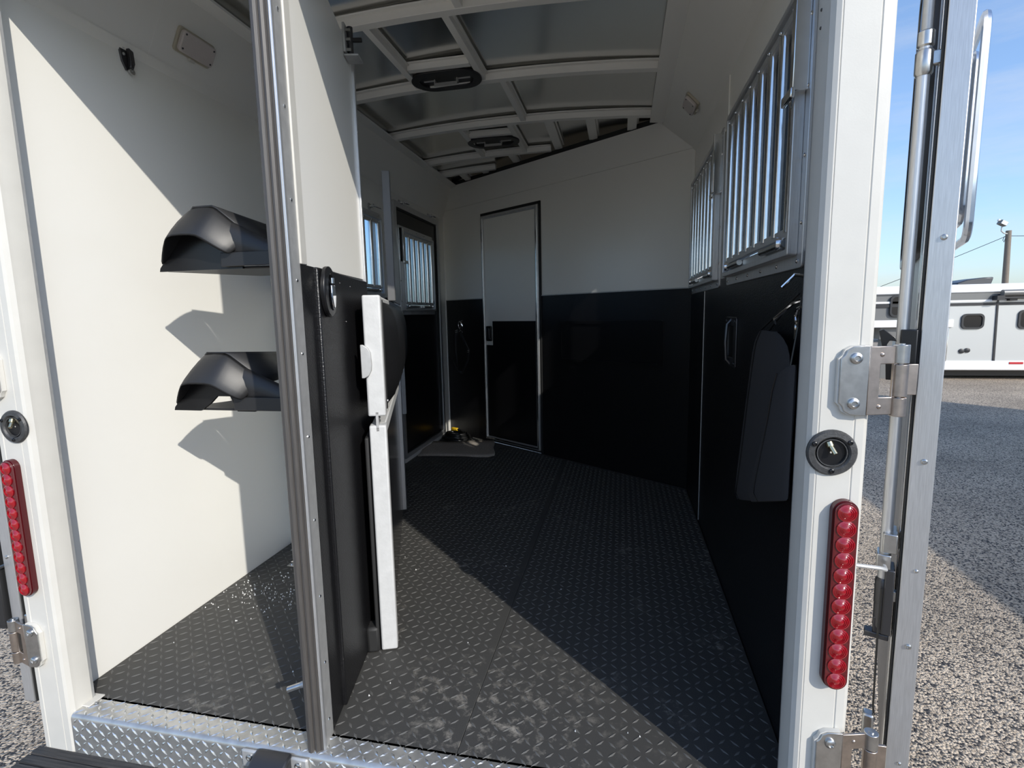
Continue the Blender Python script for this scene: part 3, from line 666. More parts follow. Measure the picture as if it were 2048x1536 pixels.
# halter hanging on the black front panel
hl = thing('halter', FT @ Vector((.225, -.03, .60)), 'black strap halter with chrome buckles hanging on the black front wall', 'halter')
def FP(u, d_, z): return FT @ Vector((u, -d_, z))
k = MB(); k.cyl(FP(.235, .003, 1.04), FP(.235, .035, 1.03), .005); k.build('wall_hook', 'steel', hl)
k = MB(); k.tube([FP(.235+.020*math.cos(a), .03, 1.005+.030*math.sin(a)) for a in [2*math.pi*i/16 for i in range(16)]], .0045, 8, closed=True); k.build('snap_ring', 'chrome', hl)
k = MB(); k.tube([FP(.222, .03, .98), FP(.245, .03, .955), FP(.225, .03, .94)], .004, 6); k.build('snap', 'chrome', hl)
k = MB(); k.tube([FP(.262, .03, 1.02), FP(.270, .03, .99), FP(.266, .03, .965)], .004, 6); k.build('snap', 'chrome', hl)
def strap(parent, pts, w, name='strap'):
    k = MB(); rows = []
    for i, p in enumerate(pts):
        p = Vector(p); d = (Vector(pts[min(i+1, len(pts)-1)])-Vector(pts[max(i-1, 0)])).normalized(); sdv = d.cross(FN).normalized()
        rows.append([p-sdv*w/2, p+sdv*w/2])
    k.grid(rows); return k.build(name, 'fabric', parent, solid=.004)
strap(hl, [FP(.19, .03, .935), FP(.165, .03, .90), FP(.16, .03, .78), FP(.175, .03, .62)], .024)
strap(hl, [FP(.235, .03, .935), FP(.29, .03, .86), FP(.35, .03, .78), FP(.33, .03, .70), FP(.25, .035, .58)], .028)
strap(hl, [FP(.07, .03, .73), FP(.12, .035, .66), FP(.20, .04, .58), FP(.25, .035, .58)], .028)
for u, z in ((.185, .945), (.20, .95), (.348, .775)):
    k = MB(); k.tube([FP(u-.010, .036, z-.008), FP(u+.010, .036, z-.008), FP(u+.010, .036, z+.008), FP(u-.010, .036, z+.008)], .0025, 6, closed=True); k.build('buckle', 'chrome', hl)
k = MB(); k.tube([FP(.225, .036, .935), FP(.25, .036, .955), FP(.27, .036, .95), FP(.278, .036, .935)], .003, 6); k.build('buckle', 'chrome', hl)

# coiled cable and rug in the far corner
cb = thing('coiled_cable', (.165, 3.235, 0), 'coiled black cable with yellow plug on the floor beside the escape door', 'cable')
k = MB(); pts = []
for i in range(6*20+1):
    a = 2*math.pi*i/20; r = .135-.05*(i/120)+.006*math.sin(a*1.7); pts.append((.165+r*math.cos(a), 3.20+r*.9*math.sin(a), .012+.052*(i/120)+.003*math.sin(a*3)))
k.tube(pts, .0085, 8); k.build('coil', 'hose', cb)
k = MB(); k.cyl((.105, 3.27, .082), (.165, 3.245, .084), .018, .014, 12); k.build('plug', 'yellow', cb, bevel=.003)
k = MB(); k.tube([(.165, 3.245, .084), (.20, 3.23, .08), (.235, 3.20, .07)], .008, 8); k.build('lead', 'hose', cb)
k = MB(); rows = []
for i in range(13):
    u = i/12; rows.append([])
    for j in range(9):
        v = j/8; a = Vector((.035, 2.625, 0)); x = .035+(.595)*u-.10*v*(1 if u > .5 else .55); y = 2.625+.07*u+.40*v
        rows[-1].append(Vector((x+.006*math.sin(v*9), y+.004*math.sin(u*13), .010+.004*math.sin(u*5+v*3)+(.012 if (u > .95 or v > .95) else 0))))
k.grid(rows); k.build('floor_rug', 'rug', label='beige carpet scrap lying in front of the escape door', cat='rug', solid=.014)

# =================================================================== stall divider
DT = frame((.845, .36, 0), (-.371, .929, 0), (-.929, -.371, 0))
dv = thing('stall_divider', (.845, .36, 0), 'white tube stall divider with black vinyl pad beside the partition', 'divider')
LEN = 2.12
def upper_lower():
    k = MB(DT); k.box(0, .052, -.027, .027, .787, 1.158); k.build('end_post', 'tube', dv, bevel=.006, seg=3, label='sunlit white upper end tube')
    k = MB(DT); k.box(.05, LEN, -.022, .022, 1.115, 1.157); k.build('top_rail', 'tube', dv, bevel=.004)
    k = MB(DT); k.box(.05, LEN, -.022, .022, .79, .83); k.build('mid_rail', 'tube', dv, bevel=.004)
    k = MB(DT); k.box(.0, .050, -.026, .026, .005, .758); k.build('end_post', 'tube', dv, bevel=.006, seg=3, label='sunlit white lower end tube')
    k = MB(DT); k.box(.05, 1.60, -.022, .022, .715, .757); k.build('lower_rail', 'tube', dv, bevel=.004)
    k = MB(DT); k.box(1.20, 1.25, -.030, -.002, .03, .80); k.build('brace_post', 'alum', dv, bevel=.003)
    k = MB(DT); k.box(.05, 1.58, -.010, .004, .03, .72); k.build('kick_sheet', 'smoke', dv)
    k = MB(DT); k.box(.0, .030, -.004, .004, .74, .80); k.build('pivot_lug', 'alumflat', dv)
    # pads on both faces, bulging
    for sg in (-1, 1):
        k = MB(DT); rows = []
        for i in range(15):
            u = i/14; rows.append([])
            for j in range(13):
                v = j/12; bul = (max(0, 1-abs(2*v-1)**3.2)**.6)*(max(0, 1-abs(2*u-1)**14)**.5)
                rows[-1].append(Vector((.075+1.50*u, sg*(.018+.052*bul+.003*math.sin(u*40)*bul), .80+.345*v)))
        k.grid(rows); k.build('pad', 'pad', dv, angle=1.2, label='black vinyl pad')
        k = MB(DT); q = sorted((sg*.018, sg*.030)); k.box(.054, .078, q[0], q[1], .80, 1.145); k.build('pad_strip', 'darkrubber', dv, bevel=.002)
    rivet(dv, DT @ Vector((.066, -.030, .825)), DT.to_3x3() @ Vector((0, -1, 0)), .005, 'bright')
    # rounded catch plate on the end post
    pts = [(.028, 1.01), (.020, 1.01), (.006, 1.0), (-.002, .985), (-.004, .95), (-.002, .93), (.006, .915), (.020, .908), (.028, .908)]
    k = MB(DT); k.prism([(-(.0)+yy-.0, z) for yy, z in [(p[0]+.010, p[1]) for p in pts]], 0, -.012, .0); k.build('catch_plate', 'alumflat', dv, bevel=.002)
    # black rubber boot on the partition side of the foot
    k = MB(DT); k.box(.0, .9, .030, .042, .006, .72); k.build('rubber_flap', 'darkrubber', dv, bevel=.004)
    k = MB(DT); k.box(-.004, .05, .030, .072, .002, .09); k.build('rubber_foot', 'darkrubber', dv, bevel=.010)
    # head plate above the pad
    k = MB(DT); k.box(.57, .60, -.050, -.018, 1.155, 1.665); k.build('head_post', 'shadepost', dv, bevel=.003)
    k = MB(DT); k.prism([(.60, 1.155), (1.45, 1.155), (1.45, 1.45), (1.05, 1.60), (.60, 1.655)], 1, -.040, -.034); k.build('head_plate', 'alum', dv)
    k = MB(DT); k.box(LEN-.02, LEN+.03, -.025, .025, .40, 1.20); k.build('hinge_post', 'tube', dv, bevel=.003)
upper_lower()

# =================================================================== right wall fittings
rh = thing('recessed_handle', (XR-.004, .955, .885), 'dark steel recessed grab handle plate on the black right wall', 'handle')
k = MB(); k.ring(rrect(.862, 1.048, .885, 1.066, .008, 3), rrect(.905, 1.005, .918, 1.034, .006, 3), 0, XR-.010, XR-.004); k.build('plate', 'darkmetal', rh, bevel=.002)
k = MB(); k.box(XR-.0058, XR-.0042, .905, 1.005, .918, 1.034); k.build('well', 'blackdoor', rh)
k = MB(); k.tube([(XR-.006, .955, .893), (XR-.022, .955, .91), (XR-.026, .955, .976), (XR-.022, .955, 1.04), (XR-.006, .955, 1.058)], .006, 8); k.build('grab_bar', 'darkmetal', rh)
for y in (.88, 1.03):
    for z in (.90, 1.05): bolt(rh, (XR-.010, y, z), (-1, 0, 0), .006, 'blackdoor', 'screw')

# two long black bags hanging from hooks behind the rear post
BX = 1.956
def bag(outline_l, outline_r, xc, depth, lab, hook_px):
    """outline_*: matching (y,z) points down each side of the bag"""
    pts = [Vector((xc, (l[0]+r[0])/2, (l[1]+r[1])/2)) for l, r in zip(outline_l, outline_r)]
    t = thing('hanging_bag', (xc, pts[-1].y, pts[-1].z), lab, 'bag', 'long black bags hanging on the right wall')
    k = MB(); rows = []
    for i, (l, r) in enumerate(zip(outline_l, outline_r)):
        c_ = pts[i]; h = (Vector((xc, r[0], r[1]))-Vector((xc, l[0], l[1])))/2; row = []
        dd = depth*(.45 if i == 0 else .8 if i == 1 else 1.0 if i < len(pts)-1 else .7)
        for q in range(21):
            a = 2*math.pi*q/20; wr = 1+(.06*math.sin(a*7+i) if i < 2 else .015*math.sin(a*5+i*2))
            row.append(c_+h*(math.cos(a)*wr)+Vector((math.sin(a)*dd*wr, 0, 0)))
        rows.append(row)
    k.grid(rows)
    k.add([rows[-1][q] for q in range(20)], [tuple(range(20))]); k.add([rows[0][q] for q in range(20)], [tuple(range(19, -1, -1))])
    k.build('body', 'fabric', t, angle=1.3, subd=1)
    return t, rows
def yz(px, py, x=BX): p = at(px, py, 0, x); return (max(p.y, .012), p.z)
la = [yz(1522, 660), yz(1510, 682), yz(1505, 720), yz(1494, 800), yz(1484, 880), yz(1474, 960), yz(1471, 985), yz(1476, 998)]
ra = [yz(1556, 664), yz(1576, 690), yz(1582, 730), yz(1576, 820), yz(1564, 900), yz(1545, 975), yz(1536, 995), yz(1528, 1004)]
bagA, rowsA = bag(la, ra, BX, .019, 'taller black fabric bag on the right wall, drawn in at its gathered neck', None)
B2 = 1.920
lb_ = [yz(1572, 738, B2), yz(1558, 750, B2), yz(1549, 785, B2), yz(1535, 850, B2), yz(1518, 910, B2), yz(1503, 965, B2), yz(1498, 990, B2), yz(1504, 1004, B2)]
rb_ = [yz(1612, 736, B2), yz(1628, 752, B2), yz(1630, 790, B2), yz(1622, 850, B2), yz(1612, 910, B2), yz(1598, 970, B2), yz(1590, 992, B2), yz(1580, 1006, B2)]
bagB, rowsB = bag(lb_, rb_, B2, .016, 'shorter black fabric bag overlapping the taller bag behind the white rear post', None)
def seam_line(parent, rows, q, nm, r=.0018, i0=0):
    k = MB(); k.tube([rows[i][q]+(rows[i][q]-rows[i][(q+10) % 20]).normalized()*.002 for i in range(i0, len(rows))], r, 6); k.build(nm, 'hose', parent)
seam_line(bagA, rowsA, 13, 'drawcord', .0022); seam_line(bagB, rowsB, 14, 'seam', .0014, 1)
hookp = Vector((XR-.03, .13, 1.125))
k = MB(); n0 = (rowsA[0][0]+rowsA[0][10])/2; k.tube([n0, n0+(hookp-n0)*.5+Vector((0, 0, .004)), hookp], .0022, 6); k.build('cord', 'hose', bagA)
k = MB(); k.tube([rowsA[0][10], rowsA[0][10]+(hookp-rowsA[0][10])*.6, hookp], .002, 6); k.build('cord', 'hose', bagA)
k = MB(); n1 = (rowsB[0][0]+rowsB[0][10])/2; k.tube([n1, n1+Vector((.01, .0, .08)), hookp+Vector((0, -.015, -.01))], .0022, 6); k.build('cord', 'hose', bagB)
k = MB(); k.box(B2-.040, B2-.030, rowsB[1][0].y-.01, rowsB[1][0].y+.03, .955, .968); 
ch = thing('coat_hook', (XR-.004, .13, 1.10), 'chrome double coat hook on the black right wall next to the rear post', 'hook')
k = MB(); k.box(XR-.012, XR-.004, .105, .155, 1.09, 1.18); k.build('plate', 'steel', ch, bevel=.003)
k = MB(); k.tube([(XR-.010, .13, 1.16), (XR-.04, .135, 1.165), (XR-.06, .15, 1.14)], .004, 8); k.build('prong', 'chrome', ch)
k = MB(); k.tube([(XR-.010, .13, 1.115), (XR-.03, .17, 1.105), (XR-.055, .215, 1.07), (XR-.05, .225, 1.06)], .004, 8); k.build('prong', 'chrome', ch)
ky = thing('key_clip', (1.935, .05, 1.02), 'steel snap clip with a key hanging in front of the black bags', 'key clip')
kp = lambda px, py: at(px, py, 0, 1.935)
k = MB(); k.tube([kp(1602, 614), kp(1596, 617), kp(1593, 626), kp(1591, 634), kp(1592, 642), kp(1595, 650)], [.003, .004, .004, .003, .003, .0025], 8); k.build('snap_clip', 'chrome', ky)
k = MB(); k.lathe([(.003, -.0015), (.0075, -.0015), (.0075, .0015), (.003, .0015), (.003, -.0015)], kp(1591.5, 655), (1, -.4, 0), 14, cap=False); k.build('key_bow', 'keytag', ky)
a, bq = kp(1591, 659), kp(1589.5, 678); k = MB(); k.box(a.x-.0012, a.x+.0012, a.y-.0045, a.y+.0045, bq.z, a.z); k.build('key_blade', 'keytag', ky)

# =================================================================== rear posts: lights, cups, hinges
def tail_light(cx, z0, z1, lab):
    t = thing('tail_light', (cx, -.061, z0), lab, 'tail light', 'red bar tail lights on the rear posts')
    cz = (z0+z1)/2; hh = (z1-z0)/2; hw = .0225
    k = MB(); k.prism(stadium_z(cx, cz, hw, hh), 1, -.074, -.060); k.build('housing', 'reddark', t, bevel=.002)
    k = MB(); k.prism(stadium_z(cx, cz, hw-.0025, hh-.0025), 1, -.080, -.074); le = k.build('lens', 'redlens', t, bevel=.003)
    n = 12
    def mk():
        R = .0165; p = []
        for r, h in ((1, 0), (1, .002), (.86, .003), (.84, .0018), (.66, .0035), (.64, .0022), (.46, .0042), (.44, .003), (.24, .005), (.05, .0054)): p.append((R*r, h))
        return MB().lathe(p, (0, 0, 0), (0, 0, 1), 18)
    for i in range(n):
        z = z1-.022-(z1-z0-.044)*i/(n-1)
        inst('diode', mk, 'reflector', 'reddiode', le, Vector((cx, -.080, z)), (0, -1, 0))
tail_light(1.994, .357, .738, 'red bar tail light on the rear post beside the open silver door')
tail_light(1.985-1.994+.012, .357, .738, 'red bar tail light on the rear post beside the black open box')
def latch_cup(cx, cz, lab):
    t = thing('latch_cup', (cx, -.061, cz-.045), lab, 'latch cup', 'round black door latch cups')
    R = .0435
    k = MB(); k.lathe([(.026, .0), (R, .0), (R, .0035), (R*.93, .0075), (R*.72, .0085), (.0295, .007), (.026, .0), (.0245, -.0)], (cx, -.060, cz), (0, -1, 0), 36, cap=False); k.build('ring', 'cupring', t)
    k = MB(); k.lathe([(.027, .004), (.0255, .0005), (.002, .0004)], (cx, -.0601, cz), (0, -1, 0), 28, cap=False); k.build('well', 'blackdoor', t)
    k = MB(); k.lathe([(.0262, .0), (.0262, .006), (.0245, .006), (.0245, .001)], (cx, -.060, cz), (0, -1, 0), 28, cap=False); k.build('inner_wall', 'cupring', t)
    k = MB(); k.cyl((cx-.004, -.062, cz+.016), (cx+.003, -.074, cz-.0), .0042, n=12); k.build('pin', 'brass', t)
    k = MB(); k.cyl((cx-.005, -.061, cz+.019), (cx-.003, -.065, cz+.012), .0065, n=12); k.build('pin_collar', 'brass', t)
    for a in (38, 150, 270):
        bolt(t, (cx+.036*math.cos(math.radians(a)), -.068, cz+.034*math.sin(math.radians(a))), (0, -1, 0), .0048, 'blackdoor', 'screw')
latch_cup(1.968, .826, 'round black latch cup with brass pin on the post beside the open door')
latch_cup(.028, .826, 'round black latch cup with pin on the rear post beside the sunlit white wall')

# =================================================================== folded-back rear doors
def hinge(door, cz, sgn, lab):
    """leaf on the post, cut-out strap and knuckles at the door side; a part of its door"""
    X = lambda x: x if sgn > 0 else 1.985-x
    h = .062
    lf = [(1.970, -.040), (1.976, -.046), (1.980, -.056), (1.990, -h), (2.016, -h-.002), (2.016, h+.002), (1.990, h), (1.980, .056), (1.976, .046), (1.970, .040)]
    k = MB(); k.prism([(X(x), cz+z) for x, z in lf], 1, -.074, -.070); t = k.build('hinge', 'steel', door, bevel=.001, label=lab)
    k = MB(); k.prism([(X(x-.003), cz+z*1.01) for x, z in lf], 1, -.070, -.0605); k.build('spacer', 'whitepaint', t)
    e = .050
    d_ = Vector((sgn*.97, .24, 0)); o_ = Vector((X(2.016), -.072, cz)); nrm = Vector((-d_.y, d_.x, 0)) if sgn > 0 else Vector((d_.y, -d_.x, 0))
    T = Matrix.Identity(4)
    for i in range(3): T[i][0], T[i][1], T[i][2], T[i][3] = d_[i], nrm[i], (0, 0, 1)[i], o_[i]
    k = MB(T); k.ring([(0, -h), (e, -h), (e, h), (0, h)], [(.020, -.030), (e-.006, -.030), (e-.006, .030), (.020, .030)], 1, -.002, .003); k.build('strap', 'steelwarm', t, bevel=.001)
    kp_ = T @ Vector((e+.008, .0, 0))
    for z0, z1 in ((-h-.003, -.031), (-.029, .029), (.031, h+.002)):
        k = MB(); k.cyl((kp_.x, kp_.y, cz+z0), (kp_.x, kp_.y, cz+z1), .0128, n=20); k.build('knuckle', 'steelwarm' if z0 < 0 else 'steel', t, bevel=.001)
    k = MB(); k.cyl((kp_.x, kp_.y, cz-h-.004), (kp_.x, kp_.y, cz+h+.004), .005); k.build('hinge_pin', 'steel', t)
    k = MB(); q = sorted((X(2.084), X(2.106))); k.box(q[0], q[1], kp_.y+.010, kp_.y+.016, cz-.028, cz+.028); k.build('door_leaf', 'steelwarm', t, bevel=.001)
    for z in (-.041, .041): bolt(t, (X(1.994), -.074, cz+z), (0, -1, 0), .0105, 'steel')
    for z in (-.047, .047): rivet(t, T @ Vector((.022, -.002, z)), -nrm, .004, 'steelwarm')
def rear_door(sgn, name, lab, turn):
    # the whole door swings about its hinge edge by `turn` away from the trailer side
    RT = Matrix.Translation((2.129 if sgn > 0 else -.144, 0, 0)) @ Matrix.Rotation(-sgn*turn, 4, 'Z') @ Matrix.Translation((-2.129 if sgn > 0 else .144, 0, 0))
    X = lambda x: x if sgn > 0 else 1.985-x
    def bx(k, a, b_, y0, y1, z0, z1): q = sorted((X(a), X(b_))); k.box(q[0], q[1], y0, y1, z0, z1); return k
    t = thing(name, (X(2.148), 0, -.10), lab, None, kind='structure')
    z0, z1, ye = -.04, 2.06, .93
    k = MB(RT); bx(k, 2.129, 2.167, .0, .045, z0, z1); k.build('edge_frame', 'alum', t, bevel=.0015)
    k = MB(RT); bx(k, 2.129, 2.167, .885, ye, z0, z1); k.build('edge_frame', 'alum', t, bevel=.0015)
    k = MB(RT); bx(k, 2.132, 2.160, .045, .885, z0, z1); k.build('door_skin', 'alumflat', t)
    k = MB(RT); bx(k, 2.1245, 2.129, .003, .012, z0, z1); k.build('edge_gasket', 'darkrubber', t, bevel=.002)
    k = MB(RT); bx(k, 2.122, 2.130, .020, .034, z0, z1); k.build('edge_rail', 'bright', t, bevel=.002)
    k = MB(RT); bx(k, 2.122, 2.130, .045, .075, z0, z1); k.build('edge_rail', 'alum', t, bevel=.003)
    # window on the outer face (turned to the trailer) and its frame on the inner face
    k = MB(RT); q = sorted((X(2.112), X(2.132))); k.ring(rrect(.10, .78, 1.20, 1.96, .06), rrect(.125, .755, 1.225, 1.935, .045), 0, q[0], q[1]); k.build('window_frame', 'darkmetal', t, bevel=.003)
    k = MB(RT); bx(k, 2.116, 2.131, .12, .76, 1.22, 1.94); k.build('window_pane', 'blackdoor', t)
    for dx, y0, zz0, zz1, r in ((2.186, .040, 1.215, 1.600, .007), (2.178, .065, 1.25, 1.545, .006)):
        k = MB(RT); pts = [(X(dx), y, z) for y, z in rrect(y0, .70, zz0, zz1, .03)]; k.tube(pts, r, 8, closed=True); k.build('guard_rail', 'bright', t)
    for y in (.10, .60):
        k = MB(RT); bx(k, 2.160, 2.186, y, y+.012, 1.40, 1.412); k.build('guard_bracket', 'steel', t)
    for z in (.42, .80, 1.215, 1.75): bolt(t, RT @ Vector((X(2.150), .0, z)), RT.to_3x3() @ Vector((0, -1, 0)), .0055, 'steel', 'screw')
    for z in (.16, .58): rivet(t, RT @ Vector((X(2.152), .0, z)), RT.to_3x3() @ Vector((0, -1, 0)), .004, 'steel')
    # cam-bar lock rod
    lx, ly = 2.102, .02
    k = MB(RT); k.cyl((X(lx), ly, .47), (X(lx), ly, 1.56), .0105, n=14); rod = k.build('lock_rod', 'alum', t)
    k = MB(RT); k.cyl((X(lx), ly, 1.56), (X(lx), ly, 2.02), .0085, n=14); k.build('rod_end', 'alumflat', rod)
    for z, r, h in ((1.565, .0135, .014), (1.525, .0145, .022), (.515, .014, .03), (.465, .013, .03)):
        k = MB(RT); k.lathe([(r*.8, -h), (r, -h*.8), (r, h*.8), (r*.8, h)], (X(lx), ly, z), (0, 0, 1), 14); k.build('collar', 'steel' if z > 1 else 'darkmetal', rod)
    for z in (1.53, .51):
        k = MB(RT); bx(k, lx, 2.132, ly-.006, ly+.006, z-.012, z+.012); k.build('rod_bracket', 'steel', rod, bevel=.002)
    k = MB(RT); bx(k, lx-.012, lx+.010, ly-.010, ly+.012, .425, .46); bx(k, lx-.026, lx+.016, ly-.012, ly+.012, .414, .426); k.build('cam_foot', 'darkmetal', rod, bevel=.002)
    # handle hook of the lock rod
    k = MB(RT); q = [(2.064, 1.048), (2.071, 1.051), (2.090, 1.036), (2.093, 1.028), (2.082, 1.030), (2.078, 1.022), (2.086, .995), (2.104, .985), (2.104, .955), (2.080, .955), (2.078, .985)]
    k.prism([(X(a), z) for a, z in q], 1, -.016, -.008); k.build('handle_hook', 'blackdoor', t, bevel=.001)
    k = MB(RT); bx(k, 2.098, 2.124, -.012, .02, .93, 1.05); k.build('handle_base', 'blackdoor', t, bevel=.002)
    # hold-back fittings low on the door
    k = MB(RT); bx(k, 2.096, 2.120, .0, .06, .605, .645); bx(k, 2.088, 2.112, .0, .04, .57, .60); k.build('strike_bracket', 'steel', t, bevel=.002)
    k = MB(RT); bx(k, 2.104, 2.120, .0, .05, .43, .57); k.build('strike_plate', 'darkmetal', t, bevel=.002)
    if sgn > 0:
        k = MB(); k.tube([(2.036, -.028, .593), (2.078, -.028, .590), (2.092, -.020, .584), (2.098, .0, .582)], .0042, 8); k.build('stay_rod', 'alumflat', t)
    k = MB(RT); k.tube([(X(2.100), -.004, .53), (X(2.099), -.006, .42), (X(2.101), -.004, .27), (X(2.104), .0, .25)], .0022, 6); k.build('stay_cable', 'hose', t)
    k = MB(RT); bx(k, 2.084, 2.104, -.012, .012, .20, .252); k.build('cable_anchor', 'steel', t, bevel=.004)
    return t
dr = rear_door(1, 'door_3', 'open silver rear door folded back along the right side of the trailer, seen on edge', math.radians(22.5))
dl = rear_door(-1, 'door_4', 'open silver rear door folded back along the left side of the trailer, seen on edge', 0.)
hinge(dr, .962, 1, 'silver strap hinge above the latch cup'); hinge(dr, .198, 1, 'silver strap hinge below the red tail light')
hinge(dl, .962, -1, 'silver strap hinge above the latch cup'); hinge(dl, .205, -1, 'silver strap hinge below the red tail light')

# black open box fixed on the folded left door
bxo = thing('pocket_box', (-.245, .05, .19), 'black open-topped plastic box fixed to the folded door beside the left post', 'box')
k = MB(); k.ring([(-.42, -.012), (-.19, -.012), (-.19, .14), (-.42, .14)], [(-.414, -.006), (-.196, -.006), (-.196, .134), (-.414, .134)], 2, .205, .385); k.build('sides', 'blacksmooth', bxo, bevel=.003)
k = MB(); k.box(-.42, -.19, -.012, .14, .199, .207); k.build('bottom', 'blacksmooth', bxo)
k = MB(); k.ring([(-.428, -.020), (-.182, -.020), (-.182, .148), (-.428, .148)], [(-.414, -.006), (-.196, -.006), (-.196, .134), (-.414, .134)], 2, .385, .392); k.build('rim', 'blacksmooth', bxo, bevel=.002)

# bumper step and plate lamp below the sill
k = MB(); pr = []
for i in range(9):
    y = -.062-.03*i; pr += [(y, -.118), (y-.022, -.118), (y-.025, -.124), (y-.027, -.124)]
pr += [(-.345, -.118), (-.36, -.135), (-.36, -.24), (-.062, -.24)]
k.prism(pr, 0, -.055, 2.04); bu = k.build('bumper_step', 'bumper', label='black weathered grooved bumper step below the diamond plate sill', cat='bumper')
bolt(bu, (.10, -.30, -.117), (0, 0, 1), .010, 'darkmetal')
pl = thing('plate_lamp', (.725, -.063, -.10), 'small dark metal lamp housing screwed to the diamond plate sill', 'lamp')
k = MB(); k.prism([(-.062, .0), (-.085, -.003), (-.112, -.018), (-.118, -.04), (-.112, -.055), (-.062, -.055)], 0, .675, .775); k.build('housing', 'darkmetal', pl, bevel=.006)
for x in (.655, .795):
    k = MB(); k.box(x-.025, x+.025, -.072, -.062, -.055, -.006); k.build('ear', 'alumflat', pl, bevel=.006); bolt(pl, (x, -.072, -.024), (0, -1, 0), .009, 'steel', 'screw')

# =================================================================== yard: parked trailers, pole, wires
YR = 11.3
rv = thing('horse_trailer', (12.0, YR+1.2, ZG), 'silver gooseneck trailer with white roof rail and awning parked across the yard', 'trailer')
def rb(name, m, x0, x1, y0, y1, z0, z1, par=rv, bev=0, lab=None):
    k = MB(); k.box(x0, x1, y0, y1, z0, z1); return k.build(name, m, par, bevel=bev, label=lab)
rb('body', 'rvsilver', 8.12, 17.5, YR, YR+2.4, -.06, 1.33)
rb('nose_body', 'rvgrey', 6.0, 8.12, YR+.02, YR+2.38, .78, 1.33)
rb('roof_rail', 'rvwhite', 5.98, 17.52, YR-.03, YR+2.43, 1.33, 1.50, bev=.02)
rb('upper_band', 'rvgrey', 8.12, 17.5, YR-.006, YR, 1.19, 1.33)
rb('white_stripe', 'rvwhite', 6.0, 17.5, YR-.012, YR+.02, 1.145, 1.185)
rb('black_stripe', 'rvdark', 6.0, 17.5, YR-.014, YR+.02, 1.072, 1.128)
rb('nose_sill', 'rvwhite', 5.98, 8.2, YR-.02, YR+2.4, .65, .80, bev=.01)
rb('bottom_rail', 'rvwhite', 8.1, 17.5, YR-.035, YR+2.43, -.245, -.05, bev=.02)
rb('corner_post', 'bright', 8.07, 8.16, YR-.03, YR+.05, -.22, .66, bev=.02)
rb('corner_cap', 'rvwhite', 8.05, 8.22, YR-.04, YR+.05, .64, .80, bev=.01)
rb('underframe', 'rvdark', 8.3, 17.3, YR+.35, YR+2.0, -.40, -.245)
def rvwin(x0, x1, z0, z1):
    k = MB(); k.ring(rrect(x0, x1, z0, z1, .09), rrect(x0+.035, x1-.035, z0+.035, z1-.035, .07), 1, YR-.03, YR); wn = k.build('window', 'rvdark', rv)
    k = MB(); k.prism(rrect(x0+.035, x1-.035, z0+.035, z1-.035, .07), 1, YR-.012, YR); k.build('pane', 'smoke', wn)
rvwin(8.365, 8.765, .60, .91); rvwin(9.35, 10.5, .59, .97); rvwin(11.6, 12.8, .59, .97); rvwin(7.05, 7.95, .87, 1.31)
k = MB(); k.prism([(8.955, 1.28), (8.985, 1.28), (9.02, -.10), (8.985, -.10)], 1, YR-.018, YR); k.build('panel_joint', 'rvdark', rv)
k = MB(); k.cyl((8.97, YR-.12, 1.31), (14.5, YR-.12, 1.31), .065, n=14); aw = k.build('awning_roll', 'rvgrey', rv)
k = MB(); k.box(8.93, 14.5, YR-.14, YR-.02, 1.20, 1.235); k.build('awning_bar', 'rvdark', aw)
k = MB(); k.box(8.87, 9.0, YR-.16, YR, 1.17, 1.26); k.build('awning_arm', 'rvdark', aw)
k = MB(); k.box(9.12, 9.25, YR-.10, YR, 1.155, 1.195); k.build('awning_foot', 'rvdark', aw)
k = MB(); 
ac = [(8.60, 1.50), (8.62, 1.56), (8.80, 1.62), (9.10, 1.66), (9.28, 1.665), (9.27, 1.60), (9.24, 1.50)]
k.prism(ac, 1, YR+.7, YR+1.4); k.build('roof_air_unit', 'darkmetal', rv, bevel=.02)
k = MB(); k.lathe([(.10, 0), (.10, .03), (.08, .06), (.02, .07)], (6.86, YR+.6, 1.50), (0, 0, 1), 16); k.build('roof_vent_cap', 'rvgrey', rv)
for x, z in ((8.42, .15), (8.52, .165)):
    k = MB(); k.lathe([(.05, 0), (.05, .02), (.02, .03)], (x, YR, z), (0, -1, 0), 14); k.build('utility_port', 'rvdark', rv)
rb('side_marker', 'redmark', 9.26, 9.50, YR-.045, YR-.03, -.115, -.075)
rb('jack_head', 'rvgrey', 6.95, 7.30, YR+.1, YR+.4, .40, .66)
rb('jack_leg', 'rvgrey', 7.03, 7.22, YR+.15, YR+.35, ZG, .42)
k = MB(); k.prism([(6.60, .65), (6.95, .65), (7.1, .0), (7.0, .0)], 1, YR+.9, YR+1.1); k.build('coupler_brace', 'rvdark', rv)
for x in (12.3, 13.3):
    k = MB(); k.lathe([(.16, 0), (.34, .0), (.38, .05), (.38, .20), (.34, .25), (.16, .25)], (x, YR+.02, ZG+.38), (0, 1, 0), 22); k.build('wheel', 'tyre', rv)

# neighbouring trailer to the right, whose shadow lies over the asphalt
nb = thing('horse_trailer', (8.05, -2.6, ZG), 'white box trailer parked on the asphalt alongside the open silver rear door', 'trailer')
k = MB(); k.box(6.75, 9.1, -14, 6.1, -.05, 2.2); k.build('body', 'rvwhite', nb, bevel=.03)
k = MB(); k.box(6.9, 8.95, -13.5, 5.6, ZG+.12, -.05); k.build('chassis', 'rvdark', nb)
for y in (-6.6, -5.6):
    for x in (6.80, 8.80):
        k = MB(); k.lathe([(.16, 0), (.34, .0), (.38, .05), (.38, .20), (.34, .25), (.16, .25)], (x, y, ZG+.38), (1, 0, 0), 22); k.build('wheel', 'tyre', nb)

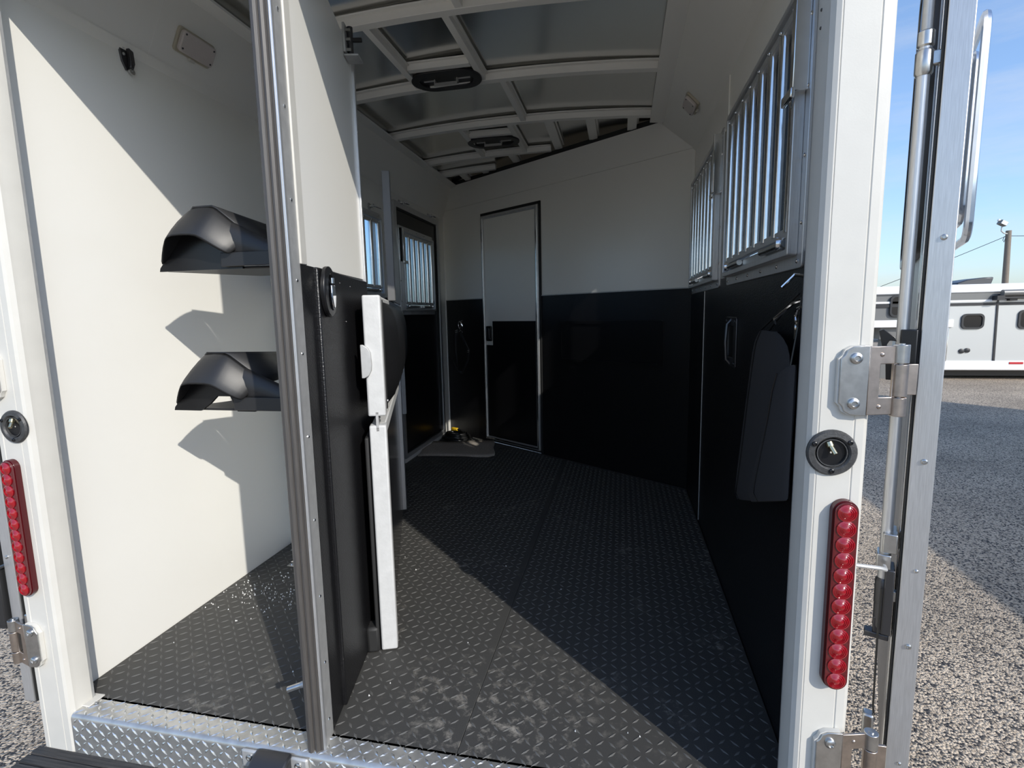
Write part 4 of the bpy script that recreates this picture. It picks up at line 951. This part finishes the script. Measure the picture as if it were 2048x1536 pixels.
# white pickup far beyond the gooseneck
pk = thing('parked_truck', (16.0, 24, ZG), 'white vehicle standing far behind the silver gooseneck trailer', 'truck')
k = MB(); k.box(12.5, 17.5, 24, 26, ZG+.35, .75); k.build('body', 'rvwhite', pk, bevel=.05)
k = MB(); k.box(13.6, 15.6, 24.1, 25.9, .75, 1.35); k.build('cab', 'rvwhite', pk, bevel=.12)
for x in (13.3, 16.6):
    k = MB(); k.lathe([(.16, 0), (.34, .0), (.38, .05), (.38, .20), (.34, .25)], (x, 23.98, ZG+.38), (0, 1, 0), 20); k.build('wheel', 'tyre', pk)

# light pole and wires
lp = thing('light_pole', (20.42, 30, ZG), 'wooden light pole with a flood lamp beyond the silver trailer', 'pole')
k = MB(); k.cyl((20.42, 30, ZG), (20.27, 30, 4.68), .15, .115, 14); k.build('pole', 'wood', lp)
k = MB(); k.tube([(20.20, 29.95, 4.52), (20.02, 29.9, 4.55), (19.90, 29.9, 4.66), (19.90, 29.9, 4.90)], .03, 8); k.build('lamp_arm', 'alumflat', lp)
k = MB(frame((19.88, 29.85, 5.02), (.8, 0, -.45), (0, 1, 0))); k.box(-.17, .17, -.15, .15, -.10, .12); k.build('flood_lamp', 'rvgrey', lp, bevel=.04)
k = MB(frame((19.88, 29.85, 5.02), (.8, 0, -.45), (0, 1, 0))); k.box(-.13, .13, -.18, -.15, -.08, .09); k.build('lamp_glass', 'rvwhite', lp)
k = MB(); k.lathe([(.04, 0), (.07, .03), (.05, .10)], (19.72, 29.85, 5.13), (0, 0, 1), 12); k.build('photocell', 'rvwhite', lp)
k = MB(); k.tube([(20.05, 29.9, 4.40), (20.0, 29.9, 4.22), (20.06, 29.9, 4.12), (20.1, 29.9, 4.3)], .012, 6); k.build('wire_loop', 'hose', lp)
def wire(name, a, b_, sag, lab):
    a = Vector(a); b_ = Vector(b_); pts = [a+(b_-a)*t-Vector((0, 0, sag*4*t*(1-t))) for t in [i/16 for i in range(17)]]
    k = MB(); k.tube(pts, .014, 5); k.build(name, 'hose', label=lab, cat='wire', group='overhead wires')
wire('overhead_wire', (20.2, 30, 4.42), at(1690, 600, 1, 31), .05, 'thin overhead wire dropping from the pole towards the silver gooseneck nose')
wire('overhead_wire', (20.3, 30, 4.42), (26, 30, 4.35), .05, 'thin overhead wire running from the pole away past the roof air unit')
